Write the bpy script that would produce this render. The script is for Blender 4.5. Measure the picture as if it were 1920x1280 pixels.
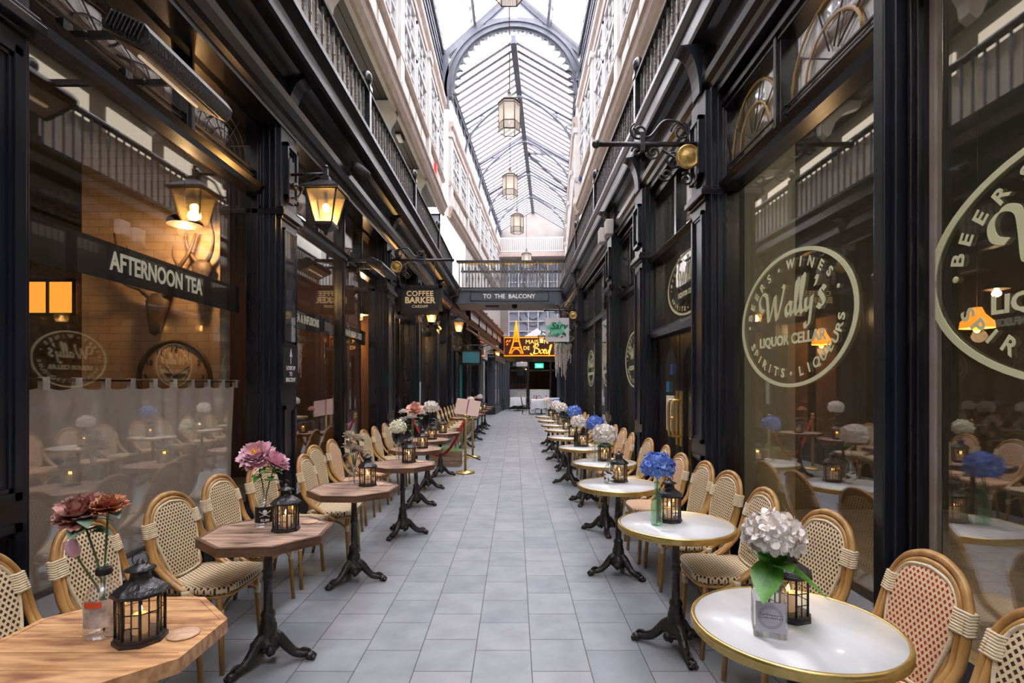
import bpy, bmesh, math, random
from mathutils import Matrix, Vector
random.seed(7)
PI = math.pi
for o in list(bpy.data.objects): bpy.data.objects.remove(o)
SC = bpy.context.scene
COL = SC.collection

# ---------------------------------------------------------------- camera
cd = bpy.data.cameras.new('camera'); cam = bpy.data.objects.new('camera', cd); COL.objects.link(cam)
cam.location = (0, 0, 1.55); cam.rotation_euler = (PI/2, 0, 0)
cd.sensor_width = 36; cd.lens = 18.75; cd.shift_x = -6/1920; cd.shift_y = 80/1920
cd.clip_start = 0.05; cd.clip_end = 300
SC.camera = cam
# ---------------------------------------------------------------- world: bright overcast sky
W = bpy.data.worlds.new('overcast_sky'); SC.world = W; W.use_nodes = True
bg = W.node_tree.nodes['Background']; bg.inputs[0].default_value = (0.97, 0.955, 1.0, 1); bg.inputs[1].default_value = 6.6
SC.view_settings.view_transform = 'Standard'; SC.view_settings.look = 'None'
SC.view_settings.gamma = 1; SC.view_settings.exposure = 0.85; SC.view_settings.use_curve_mapping = False
SC.cycles.use_denoising = True
SC.cycles.max_bounces = 9; SC.cycles.diffuse_bounces = 5; SC.cycles.glossy_bounces = 3
SC.cycles.transmission_bounces = 6; SC.cycles.transparent_max_bounces = 24
SC.cycles.caustics_reflective = False; SC.cycles.caustics_refractive = False
SC.cycles.sample_clamp_indirect = 6

# ---------------------------------------------------------------- materials
def mat(name, col, rough=0.5, metal=0.0, spec=0.5, emit=None, es=0, coat=0, sss=0):
    m = bpy.data.materials.new(name); m.use_nodes = True
    b = m.node_tree.nodes['Principled BSDF']
    b.inputs['Base Color'].default_value = (*col, 1); b.inputs['Roughness'].default_value = rough
    b.inputs['Metallic'].default_value = metal; b.inputs['Specular IOR Level'].default_value = spec
    b.inputs['Coat Weight'].default_value = coat
    if emit: b.inputs['Emission Color'].default_value = (*emit, 1); b.inputs['Emission Strength'].default_value = es
    return m
def nt(m): return m.node_tree.nodes, m.node_tree.links, m.node_tree.nodes['Principled BSDF']
def noise_mat(name, c1, c2, scale, rough=0.5, stretch=(1,1,1), bump=0, metal=0, spec=0.5, detail=4, lo=0.35, hi=0.65, coat=0):
    m = mat(name, c1, rough, metal, spec, coat=coat); N, L, B = nt(m)
    tc = N.new('ShaderNodeTexCoord'); mp = N.new('ShaderNodeMapping'); mp.inputs['Scale'].default_value = stretch
    no = N.new('ShaderNodeTexNoise'); no.inputs['Scale'].default_value = scale; no.inputs['Detail'].default_value = detail
    cr = N.new('ShaderNodeValToRGB'); cr.color_ramp.elements[0].color = (*c1,1); cr.color_ramp.elements[1].color = (*c2,1)
    cr.color_ramp.elements[0].position = lo; cr.color_ramp.elements[1].position = hi
    L.new(tc.outputs['Object'], mp.inputs[0]); L.new(mp.outputs[0], no.inputs['Vector']); L.new(no.outputs[0], cr.inputs[0]); L.new(cr.outputs[0], B.inputs['Base Color'])
    if bump:
        bm = N.new('ShaderNodeBump'); bm.inputs['Strength'].default_value = bump; bm.inputs['Distance'].default_value = 0.01
        L.new(no.outputs[0], bm.inputs['Height']); L.new(bm.outputs[0], B.inputs['Normal'])
    return m
def glass_mat(name, tint=(1,1,1), base=0.05, rough=0.0, haze=0.0, hazecol=(0.8,0.8,0.7), power=5.0):
    m = bpy.data.materials.new(name); m.use_nodes = True; N = m.node_tree.nodes; L = m.node_tree.links; N.clear()
    out = N.new('ShaderNodeOutputMaterial'); lw = N.new('ShaderNodeLayerWeight'); lw.inputs[0].default_value = 0.5
    pw = N.new('ShaderNodeMath'); pw.operation = 'POWER'; pw.inputs[1].default_value = power
    ma = N.new('ShaderNodeMath'); ma.operation = 'MULTIPLY_ADD'; ma.inputs[1].default_value = 0.9; ma.inputs[2].default_value = base
    L.new(lw.outputs['Facing'], pw.inputs[0]); L.new(pw.outputs[0], ma.inputs[0])
    tr = N.new('ShaderNodeBsdfTransparent'); tr.inputs[0].default_value = (*tint, 1)
    gl = N.new('ShaderNodeBsdfGlossy'); gl.inputs['Roughness'].default_value = rough; gl.inputs[0].default_value = (1,1,1,1)
    src = tr
    if haze:
        df = N.new('ShaderNodeBsdfDiffuse'); df.inputs[0].default_value = (*hazecol,1)
        mh = N.new('ShaderNodeMixShader'); mh.inputs[0].default_value = haze; L.new(tr.outputs[0], mh.inputs[1]); L.new(df.outputs[0], mh.inputs[2]); src = mh
    mx = N.new('ShaderNodeMixShader'); L.new(ma.outputs[0], mx.inputs[0]); L.new(src.outputs[0], mx.inputs[1]); L.new(gl.outputs[0], mx.inputs[2])
    L.new(mx.outputs[0], out.inputs[0]); return m
def cloth_mat(name, col, transl, transp):
    m = bpy.data.materials.new(name); m.use_nodes = True; N = m.node_tree.nodes; L = m.node_tree.links; N.clear()
    out = N.new('ShaderNodeOutputMaterial'); d = N.new('ShaderNodeBsdfDiffuse'); d.inputs[0].default_value = (*col,1)
    t = N.new('ShaderNodeBsdfTranslucent'); t.inputs[0].default_value = (*col,1); p = N.new('ShaderNodeBsdfTransparent')
    a = N.new('ShaderNodeMixShader'); a.inputs[0].default_value = transl; b = N.new('ShaderNodeMixShader'); b.inputs[0].default_value = transp
    L.new(d.outputs[0], a.inputs[1]); L.new(t.outputs[0], a.inputs[2]); L.new(a.outputs[0], b.inputs[1]); L.new(p.outputs[0], b.inputs[2]); L.new(b.outputs[0], out.inputs[0]); return m
def math_n(N, L, op, a, b=None, c=None):
    n = N.new('ShaderNodeMath'); n.operation = op
    for i, v in enumerate((a, b, c)):
        if v is None: continue
        if isinstance(v, (int, float)): n.inputs[i].default_value = v
        else: L.new(v, n.inputs[i])
    return n.outputs[0]
def weave_mat(name, dark, plane, light=(0.84,0.68,0.44), cell=0.0178):
    m = mat(name, light, 0.5, spec=0.35); N, L, B = nt(m)
    tc = N.new('ShaderNodeTexCoord'); sp = N.new('ShaderNodeSeparateXYZ'); L.new(tc.outputs['Object'], sp.inputs[0])
    u0 = sp.outputs['X']; v0 = sp.outputs['Z' if plane == 'XZ' else 'Y']
    v = math_n(N, L, 'MULTIPLY', v0, 1/cell); u = math_n(N, L, 'MULTIPLY', u0, 1/(cell*1.35))
    row = math_n(N, L, 'FLOOR', v); half = math_n(N, L, 'MULTIPLY', row, 0.5); uu = math_n(N, L, 'ADD', u, half)
    fv = math_n(N, L, 'SUBTRACT', math_n(N, L, 'FRACT', v), 0.5); fu = math_n(N, L, 'SUBTRACT', math_n(N, L, 'FRACT', math_n(N, L, 'ADD', uu, 20.0)), 0.5)
    au = math_n(N, L, 'MULTIPLY', math_n(N, L, 'ABSOLUTE', fu), 1.35)
    s = math_n(N, L, 'ADD', au, math_n(N, L, 'ABSOLUTE', fv))
    msk = math_n(N, L, 'LESS_THAN', s, 0.46)
    mx = N.new('ShaderNodeMix'); mx.data_type = 'RGBA'; L.new(msk, mx.inputs['Factor'])
    no = N.new('ShaderNodeTexNoise'); no.inputs['Scale'].default_value = 14
    m2 = N.new('ShaderNodeMix'); m2.data_type = 'RGBA'; L.new(no.outputs[0], m2.inputs['Factor'])
    m2.inputs['A'].default_value = (light[0]*.8, light[1]*.76, light[2]*.68, 1); m2.inputs['B'].default_value = (*light, 1)
    L.new(m2.outputs['Result'], mx.inputs['A']); mx.inputs['B'].default_value = (*dark, 1)
    L.new(mx.outputs['Result'], B.inputs['Base Color'])
    bp = N.new('ShaderNodeBump'); bp.inputs['Strength'].default_value = 0.6; bp.inputs['Distance'].default_value = 0.003
    L.new(math_n(N, L, 'MINIMUM', s, 0.55), bp.inputs['Height']); L.new(bp.outputs[0], B.inputs['Normal'])
    return m
M = {}
M['paint'] = noise_mat('dark_navy_gloss_paint', (0.009,0.012,0.020), (0.015,0.019,0.029), 6, rough=0.3, bump=0.04, spec=0.55)
M['paint2'] = noise_mat('black_gloss_paint', (0.009,0.008,0.010), (0.018,0.017,0.022), 5, rough=0.24, bump=0.05, spec=0.6)
M['paintg'] = mat('grey_blue_paint', (0.07,0.085,0.11), 0.4)
M['iron'] = noise_mat('cast_iron', (0.012,0.012,0.014), (0.035,0.03,0.03), 60, rough=0.33, bump=0.5, spec=0.6)
M['steel'] = noise_mat('roof_ironwork_grey', (0.10,0.11,0.135), (0.14,0.15,0.18), 4, rough=0.5)
M['steelbar'] = mat('glazing_bar_mauve_grey', (0.10,0.08,0.10), 0.6)
M['cream'] = noise_mat('cream_stucco', (0.56,0.53,0.50), (0.64,0.62,0.59), 3, rough=0.6)
M['beige'] = noise_mat('beige_painted_moulding', (0.38,0.30,0.25), (0.47,0.39,0.34), 5, rough=0.55)
M['greywall'] = noise_mat('pale_grey_plaster', (0.55,0.52,0.49), (0.62,0.59,0.56), 2, rough=0.7)
M['screen'] = noise_mat('light_buff_screen', (0.66,0.57,0.46), (0.76,0.68,0.57), 3, rough=0.6)
M['balgrey'] = noise_mat('worn_grey_iron', (0.07,0.07,0.08), (0.15,0.15,0.16), 30, rough=0.4, spec=0.6)
M['white'] = mat('white_gloss_paint', (0.66,0.65,0.66), 0.35)
M['boards'] = noise_mat('dark_ceiling_boards', (0.05,0.045,0.045), (0.08,0.075,0.07), 3, rough=0.55, stretch=(14,0.6,1))
M['glass'] = glass_mat('shop_window_glass', base=0.14)
M['glassR'] = glass_mat('liquor_shop_window_glass', base=0.17, haze=0.03, hazecol=(0.6,0.58,0.42))
M['roofglass'] = glass_mat('roof_glazing', tint=(0.95,0.945,0.96), base=0.03)
M['clear'] = glass_mat('clear_bottle_glass', tint=(0.93,0.95,0.95), base=0.09, rough=0.02, haze=0.05, hazecol=(.9,.9,.9), power=2.5)
M['greenglass'] = glass_mat('green_bottle_glass', tint=(0.60,0.86,0.68), base=0.09, rough=0.02, haze=0.05, hazecol=(.5,.8,.6), power=2.5)
M['blackglass'] = mat('black_bottle_glass', (0.01,0.01,0.01), 0.1, spec=0.8)
M['lampglass'] = glass_mat('lamp_glass', tint=(0.98,0.96,0.9), base=0.05, haze=0.12, hazecol=(0.9,0.85,0.7))
M['amberglass'] = glass_mat('amber_lamp_glass', tint=(0.97,0.86,0.60), base=0.05, rough=0.1, haze=0.35, hazecol=(0.9,0.78,0.55))
M['cane'] = noise_mat('varnished_rattan_cane', (0.34,0.17,0.045), (0.60,0.35,0.12), 18, rough=0.35, stretch=(1,1,0.35), spec=0.5, lo=0.3, hi=0.7)
M['wrap'] = noise_mat('cane_binding', (0.74,0.60,0.38), (0.86,0.74,0.54), 90, rough=0.5, stretch=(0.4,0.4,3), bump=0.4)
M['weaveB'] = weave_mat('woven_back_dark_flecks', (0.05,0.03,0.02), 'XZ')
M['weaveS'] = weave_mat('woven_seat_dark_flecks', (0.05,0.03,0.02), 'XY')
M['weaveBr'] = weave_mat('woven_back_red_flecks', (0.42,0.03,0.02), 'XZ')
M['weaveSr'] = weave_mat('woven_seat_red_flecks', (0.42,0.03,0.02), 'XY')
M['marble'] = noise_mat('white_marble_laminate', (0.62,0.64,0.65), (0.82,0.83,0.84), 3.0, rough=0.16, stretch=(2.2,0.8,1), detail=8, lo=0.2, hi=0.6)
M['brass'] = noise_mat('brushed_brass', (0.58,0.40,0.13), (0.72,0.53,0.20), 30, rough=0.32, metal=0.85)
M['brassd'] = noise_mat('aged_gold_relief', (0.42,0.27,0.07), (0.66,0.46,0.16), 22, rough=0.45, metal=0.6, bump=0.8)
M['gold'] = mat('gold_leaf_lettering', (0.85,0.66,0.36), 0.4)
M['cardw'] = mat('white_lettering', (0.85,0.85,0.83), 0.5)
M['logo'] = mat('pale_green_gold_vinyl', (0.78,0.80,0.50), 0.45)
M['black'] = mat('matt_black', (0.008,0.008,0.009), 0.6)
M['red'] = mat('red_velvet', (0.55,0.012,0.02), 0.7)
M['redgloss'] = mat('red_plastic', (0.75,0.02,0.02), 0.35)
M['linen'] = cloth_mat('sheer_linen', (0.93,0.90,0.86), 0.22, 0.09)
M['tcloth'] = mat('white_tablecloth', (0.85,0.85,0.86), 0.8)
M['candle'] = mat('ivory_candle_wax', (0.85,0.8,0.68), 0.5, emit=(1,0.5,0.2), es=0.15)
M['flame'] = mat('candle_flame', (1,0.6,0.2), 0.5, emit=(1,0.42,0.08), es=26)
M['bulb'] = mat('warm_lit_bulb', (1,0.8,0.5), 0.5, emit=(1,0.62,0.22), es=26)
M['bulbw'] = mat('lantern_diffuser_lit', (1,0.95,0.85), 0.5, emit=(1,0.80,0.5), es=2.2)
M['stem'] = mat('green_stem', (0.10,0.16,0.05), 0.5)
M['leaf'] = noise_mat('fresh_green_leaf', (0.06,0.22,0.03), (0.16,0.42,0.07), 25, rough=0.4)
M['leafd'] = noise_mat('dusty_green_leaf', (0.12,0.20,0.14), (0.22,0.33,0.24), 25, rough=0.6)
def petal(name, c, c2=None):
    return noise_mat(name, c, c2 or tuple(min(1, x*1.25) for x in c), 40, rough=0.6)
M['pwhite'] = petal('ivory_petals', (0.84,0.77,0.70), (0.93,0.88,0.84))
M['pblue'] = petal('blue_petals', (0.09,0.19,0.62), (0.26,0.42,0.86))
M['ppink'] = petal('pink_petals', (0.78,0.40,0.52), (0.92,0.65,0.72))
M['prust'] = petal('rust_petals', (0.34,0.12,0.10), (0.62,0.34,0.28))
M['pdusty'] = petal('dusty_cream_petals', (0.55,0.46,0.38), (0.75,0.68,0.56))
M['pcream'] = petal('pale_lime_cream_petals', (0.78,0.76,0.55), (0.90,0.88,0.72))
M['ppeach'] = petal('peach_petals', (0.82,0.42,0.32), (0.92,0.65,0.55))
M['pyel'] = mat('yellow_flower_heart', (0.85,0.45,0.03), 0.7)
M['brickw'] = None
def plank(name, c1, c2, c3):
    m = noise_mat(name, c1, c2, 5, rough=0.42, stretch=(1.2,9,4), bump=0.12, detail=8, lo=0.3, hi=0.62, spec=0.4); N, L, B = nt(m)
    n2 = N.new('ShaderNodeTexNoise'); n2.inputs['Scale'].default_value = 3.2; n2.inputs['Detail'].default_value = 6
    tc = [n for n in N if n.type == 'TEX_COORD'][0]; cr0 = [n for n in N if n.type == 'VALTORGB'][0]
    mp2 = N.new('ShaderNodeMapping'); mp2.inputs['Scale'].default_value = (1.4, 4, 2); L.new(tc.outputs['Object'], mp2.inputs[0]); L.new(mp2.outputs[0], n2.inputs['Vector'])
    cr = N.new('ShaderNodeValToRGB'); cr.color_ramp.elements[0].position = 0.52; cr.color_ramp.elements[1].position = 0.68
    L.new(n2.outputs[0], cr.inputs[0]); mx = N.new('ShaderNodeMix'); mx.data_type = 'RGBA'
    L.new(cr.outputs[0], mx.inputs['Factor']); L.new(cr0.outputs[0], mx.inputs['A']); mx.inputs['B'].default_value = (*c3, 1); L.new(mx.outputs['Result'], B.inputs['Base Color'])
    return m
M['plankw'] = plank('honey_plank_wood', (0.40,0.18,0.07), (0.74,0.43,0.21), (0.26,0.10,0.06))
M['plankd'] = plank('weathered_plank_wood', (0.20,0.115,0.08), (0.60,0.41,0.31), (0.05,0.028,0.024))
M['woodedge'] = noise_mat('table_edge_wood', (0.09,0.04,0.022), (0.20,0.10,0.06), 6, rough=0.5, stretch=(1,1,6))
M['walnut'] = noise_mat('dark_bentwood', (0.03,0.014,0.008), (0.07,0.035,0.02), 8, rough=0.4)
M['coaster'] = noise_mat('cork_coaster', (0.55,0.33,0.20), (0.70,0.47,0.31), 40, rough=0.7)

# ---------------------------------------------------------------- mesh builder
class MB:
    def __init__(s): s.v = []; s.f = []; s.sm = []
    def add(s, vs, fs, smooth=False):
        n = len(s.v); s.v += [tuple(p) for p in vs]; s.f += [tuple(i+n for i in f) for f in fs]; s.sm += [smooth]*len(fs); return s
    def xf(s, m, start=0):
        s.v[start:] = [tuple(m @ Vector(p)) for p in s.v[start:]]; return s
    def box(s, x0, x1, y0, y1, z0, z1, ch=0):
        if x0 > x1: x0, x1 = x1, x0
        if y0 > y1: y0, y1 = y1, y0
        if z0 > z1: z0, z1 = z1, z0
        if ch and min(x1-x0, y1-y0) > 2.2*ch:
            c = ch; poly = [(x0+c,y0),(x1-c,y0),(x1,y0+c),(x1,y1-c),(x1-c,y1),(x0+c,y1),(x0,y1-c),(x0,y0+c)]
            return s.prism(poly, z0, z1)
        return s.add([(x0,y0,z0),(x1,y0,z0),(x1,y1,z0),(x0,y1,z0),(x0,y0,z1),(x1,y0,z1),(x1,y1,z1),(x0,y1,z1)],
            [(3,2,1,0),(4,5,6,7),(0,1,5,4),(1,2,6,5),(2,3,7,6),(3,0,4,7)])
    def prism(s, poly, z0, z1, top=1.0, c=(0,0)):
        n = len(poly); vs = [(x,y,z0) for x,y in poly] + [(c[0]+(x-c[0])*top, c[1]+(y-c[1])*top, z1) for x,y in poly]
        return s.add(vs, [tuple(range(n))[::-1], tuple(range(n,2*n))] + [(i,(i+1)%n,n+(i+1)%n,n+i) for i in range(n)])
    def extr(s, prof, a, b, axis='Y', smooth=False):            # profile in the plane across the axis
        n = len(prof)
        P = {'Y': lambda p,t: (p[0],t,p[1]), 'X': lambda p,t: (t,p[0],p[1]), 'Z': lambda p,t: (p[0],p[1],t)}[axis]
        vs = [P(p,a) for p in prof] + [P(p,b) for p in prof]
        return s.add(vs, [tuple(range(n))[::-1], tuple(range(n,2*n))] + [(i,(i+1)%n,n+(i+1)%n,n+i) for i in range(n)], smooth)
    def lathe(s, prof, seg=20, c=(0,0,0), smooth=True, caps=True, ph=0):
        n = len(prof); vs = []; fs = []
        for r, z in prof:
            for k in range(seg):
                a = 2*PI*k/seg+ph; vs.append((c[0]+r*math.cos(a), c[1]+r*math.sin(a), c[2]+z))
        for i in range(n-1):
            for k in range(seg):
                k2 = (k+1)%seg; fs.append((i*seg+k, i*seg+k2, (i+1)*seg+k2, (i+1)*seg+k))
        s.add(vs, fs, smooth)
        if caps:
            b = len(s.v)-n*seg
            s.f.append(tuple(b+k for k in range(seg))[::-1]); s.sm.append(False)
            s.f.append(tuple(b+(n-1)*seg+k for k in range(seg))); s.sm.append(False)
        return s
    def tube(s, pts, r, seg=8, closed=False, flat=1.0, caps=True):
        pts = [Vector(p) for p in pts]; n = len(pts)
        rs = r if isinstance(r, (list, tuple)) else [r]*n
        vs = []; up = None
        for i, p in enumerate(pts):
            t = (pts[(i+1)%n]-pts[i-1]) if closed else (pts[min(i+1,n-1)]-pts[max(i-1,0)])
            if t.length < 1e-9: t = Vector((0,0,1))
            t.normalize()
            if up is None: up = Vector((0,0,1)) if abs(t.z) < 0.9 else Vector((1,0,0))
            a = up - t*up.dot(t)
            if a.length < 1e-6: a = t.orthogonal()
            a.normalize(); b = t.cross(a); up = a
            for k in range(seg):
                an = 2*PI*k/seg; vs.append(p + a*(math.cos(an)*rs[i]*flat) + b*(math.sin(an)*rs[i]))
        fs = []
        for i in range(n if closed else n-1):
            j = (i+1)%n
            for k in range(seg):
                k2 = (k+1)%seg; fs.append((i*seg+k, i*seg+k2, j*seg+k2, j*seg+k))
        b0 = len(s.v); s.add(vs, fs, True)
        if caps and not closed:
            s.f.append(tuple(b0+k for k in range(seg))[::-1]); s.sm.append(False)
            s.f.append(tuple(b0+(n-1)*seg+k for k in range(seg))); s.sm.append(False)
        return s
    def ball(s, c, r, seg=10, rings=6, sc=(1,1,1)):
        vs = []; fs = []
        for i in range(rings+1):
            th = PI*i/rings
            for k in range(seg):
                a = 2*PI*k/seg; vs.append((c[0]+r*sc[0]*math.sin(th)*math.cos(a), c[1]+r*sc[1]*math.sin(th)*math.sin(a), c[2]+r*sc[2]*math.cos(th)))
        for i in range(rings):
            for k in range(seg):
                k2 = (k+1)%seg; fs.append((i*seg+k, (i+1)*seg+k, (i+1)*seg+k2, i*seg+k2))
        return s.add(vs, fs, True)
    def mesh(s, name):
        me = bpy.data.meshes.new(name); me.from_pydata(s.v, [], s.f)
        bm = bmesh.new(); bm.from_mesh(me); bmesh.ops.remove_doubles(bm, verts=bm.verts, dist=1e-6) if len(s.v) < 60 else None
        bmesh.ops.recalc_face_normals(bm, faces=bm.faces)
        if len(bm.faces) != len(s.sm): bm.to_mesh(me); bm.free(); me.update(); return me
        bm.to_mesh(me); bm.free()
        if any(s.sm): me.polygons.foreach_set('use_smooth', s.sm)
        me.update(); return me
def obj(name, mb, m, parent=None, loc=None, bevel=0):
    me = mb.mesh(name) if isinstance(mb, MB) else mb
    o = bpy.data.objects.new(name, me); COL.objects.link(o)
    if m is not None: me.materials.clear(); me.materials.append(M[m] if isinstance(m, str) else m)
    if parent: o.parent = parent
    if loc: o.location = loc
    if bevel:
        b = o.modifiers.new('bevel', 'BEVEL'); b.width = bevel; b.segments = 2; b.limit_method = 'ANGLE'; b.angle_limit = 0.6
    return o
def tag(o, label=None, cat=None, group=None, kind=None):
    if label: o['label'] = label
    if cat: o['category'] = cat
    if group: o['group'] = group
    if kind: o['kind'] = kind
    return o
def thing(name, label, cat, loc=(0,0,0), rotz=0, group=None):
    o = bpy.data.objects.new(name, None); COL.objects.link(o); o.empty_display_size = 0.1
    o.location = loc; o.rotation_euler = (0,0,rotz); return tag(o, label, cat, group)
def dup(root, loc, rotz=0, label=None, group=None, scale=None):
    r = root.copy(); COL.objects.link(r); r.location = loc; r.rotation_euler = (0,0,rotz)
    if label: r['label'] = label
    if group: r['group'] = group
    if scale: r.scale = scale
    for ch in list(root.children):
        c = ch.copy(); COL.objects.link(c); c.parent = r
        for g in ch.children:
            d = g.copy(); COL.objects.link(d); d.parent = c
    return r
def struct(name, mb, m, parent=None, bevel=0, label=None, cat=None):
    o = obj(name, mb, m, parent, bevel=bevel)
    if parent is None: tag(o, label, cat or name.split('_')[0].split('.')[0], kind='structure')
    return o
ORD = ['first','second','third','fourth','fifth','sixth','seventh','eighth','ninth','tenth','eleventh','twelfth','thirteenth','fourteenth','fifteenth','sixteenth','seventeenth','eighteenth','nineteenth','twentieth','twenty-first','twenty-second']
# beyond the great arch (Y 17) the arcade turns 4 degrees to the right
BA = math.atan(0.0706)
def bend(o):
    if o.parent is None:
        o.matrix_world = Matrix.Translation((0,17,0)) @ Matrix.Rotation(-BA,4,'Z') @ Matrix.Translation((0,-17,0)) @ o.matrix_basis
    return o
def BP(x, y, z=0):
    v = Matrix.Translation((0,17,0)) @ Matrix.Rotation(-BA,4,'Z') @ Matrix.Translation((0,-17,0)) @ Vector((x,y,z)); return v
def text(name, s, size, m, origin, xax, upax, parent=None, ext=0.003, align='CENTER', shear=0, off=0.0, sx=1.0, space=1.0, local=False):
    c = bpy.data.curves.new(name, 'FONT'); c.body = s; c.size = size; c.extrude = ext; c.align_x = align; c.align_y = 'CENTER'
    c.shear = shear; c.offset = off; c.space_character = space; c.resolution_u = 3
    t = bpy.data.objects.new(name, c); COL.objects.link(t)
    dg = bpy.context.evaluated_depsgraph_get(); dg.update()
    me = bpy.data.meshes.new_from_object(t.evaluated_get(dg)); bpy.data.objects.remove(t); bpy.data.curves.remove(c)
    X = Vector(xax).normalized(); U = Vector(upax).normalized(); Nn = X.cross(U)
    mt = Matrix(((X.x*sx,U.x,Nn.x,origin[0]),(X.y*sx,U.y,Nn.y,origin[1]),(X.z*sx,U.z,Nn.z,origin[2]),(0,0,0,1)))
    me.transform(mt); return obj(name, me, m, parent)
def cr_pts(P, n=8):
    out = []
    for i in range(len(P)-1):
        p0 = P[max(i-1,0)]; p1 = P[i]; p2 = P[i+1]; p3 = P[min(i+2,len(P)-1)]
        for k in range(n):
            t = k/n; out.append(tuple(0.5*((2*b)+(-a+c)*t+(2*a-5*b+4*c-d)*t*t+(-a+3*b-3*c+d)*t**3) for a,b,c,d in zip(p0,p1,p2,p3)))
    out.append(tuple(P[-1])); return out
def nib(mb, pts2, w, ang, depth, O, X, U, Nn):                     # broad-pen stroke on a plane
    nx, ny = math.cos(ang)*w/2, math.sin(ang)*w/2
    th = w*0.16
    for i_, ((x0,y0),(x1,y1)) in enumerate(zip(pts2[:-1], pts2[1:])):
        depth *= 1.0+0.004*((i_*7)%5+1)/5
        d = Vector((x1-x0, y1-y0)); 
        if d.length < 1e-7: continue
        d.normalize(); px, py = -d.y*th, d.x*th
        if px*nx+py*ny < 0: px, py = -px, -py
        ax, ay = nx+px, ny+py
        q = [(x0-ax,y0-ay),(x1-ax,y1-ay),(x1+ax,y1+ay),(x0+ax,y0+ay)]
        vs = [O+X*a+U*b for a,b in q] + [O+X*a+U*b+Nn*depth for a,b in q]
        mb.add(vs, [(3,2,1,0),(4,5,6,7),(0,1,5,4),(1,2,6,5),(2,3,7,6),(3,0,4,7)])

# ================================================================= SETTING
# ---- floor: grey slate slabs in columns 0.32 m wide
fm = mat('slate_slabs', (0.4,0.43,0.47), 0.45, spec=0.4); N, L, B = nt(fm)
tc = N.new('ShaderNodeTexCoord'); sp = N.new('ShaderNodeSeparateXYZ'); L.new(tc.outputs['Object'], sp.inputs[0]); cb = N.new('ShaderNodeCombineXYZ')
L.new(sp.outputs['Y'], cb.inputs[0]); L.new(math_n(N, L, 'ADD', sp.outputs['X'], 0.23), cb.inputs[1])
bt = N.new('ShaderNodeTexBrick'); bt.inputs['Scale'].default_value = 1; bt.inputs['Brick Width'].default_value = 0.36; bt.inputs['Row Height'].default_value = 0.32
bt.inputs['Mortar Size'].default_value = 0.0035; bt.inputs['Mortar Smooth'].default_value = 0.3; bt.offset = 0.37; bt.offset_frequency = 2; bt.inputs['Bias'].default_value = 0
bt.inputs['Color1'].default_value = (0.270,0.298,0.318,1); bt.inputs['Color2'].default_value = (0.350,0.368,0.382,1); bt.inputs['Mortar'].default_value = (0.10,0.095,0.10,1)
L.new(cb.outputs[0], bt.inputs['Vector'])
no = N.new('ShaderNodeTexNoise'); no.inputs['Scale'].default_value = 5; no.inputs['Detail'].default_value = 8; L.new(tc.outputs['Object'], no.inputs['Vector'])
cr = N.new('ShaderNodeValToRGB'); cr.color_ramp.elements[0].color = (0.80,0.80,0.82,1); cr.color_ramp.elements[0].position = 0.25; cr.color_ramp.elements[1].position = 0.7; cr.color_ramp.elements[1].color = (1.1,1.1,1.1,1); L.new(no.outputs[0], cr.inputs[0])
mx = N.new('ShaderNodeMix'); mx.data_type = 'RGBA'; mx.blend_type = 'MULTIPLY'; mx.inputs['Factor'].default_value = 1
L.new(bt.outputs['Color'], mx.inputs['A']); L.new(cr.outputs[0], mx.inputs['B']); L.new(mx.outputs['Result'], B.inputs['Base Color'])
bp = N.new('ShaderNodeBump'); bp.inputs['Strength'].default_value = 0.35; bp.inputs['Distance'].default_value = 0.004
L.new(math_n(N, L, 'SUBTRACT', no.outputs[0], math_n(N, L, 'MULTIPLY', bt.outputs['Fac'], 2)), bp.inputs['Height']); L.new(bp.outputs[0], B.inputs['Normal'])
struct('floor', MB().box(-7.2,6.6,-6,39,-0.12,0), fm, label='grey slate slab floor of the arcade')

XG = {-1:-2.40, 1:1.78}; XF = {-1:-2.15, 1:1.57}
def sx(s, x): return x            # x given directly
NAMES = {-1:'left', 1:'right'}
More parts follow.
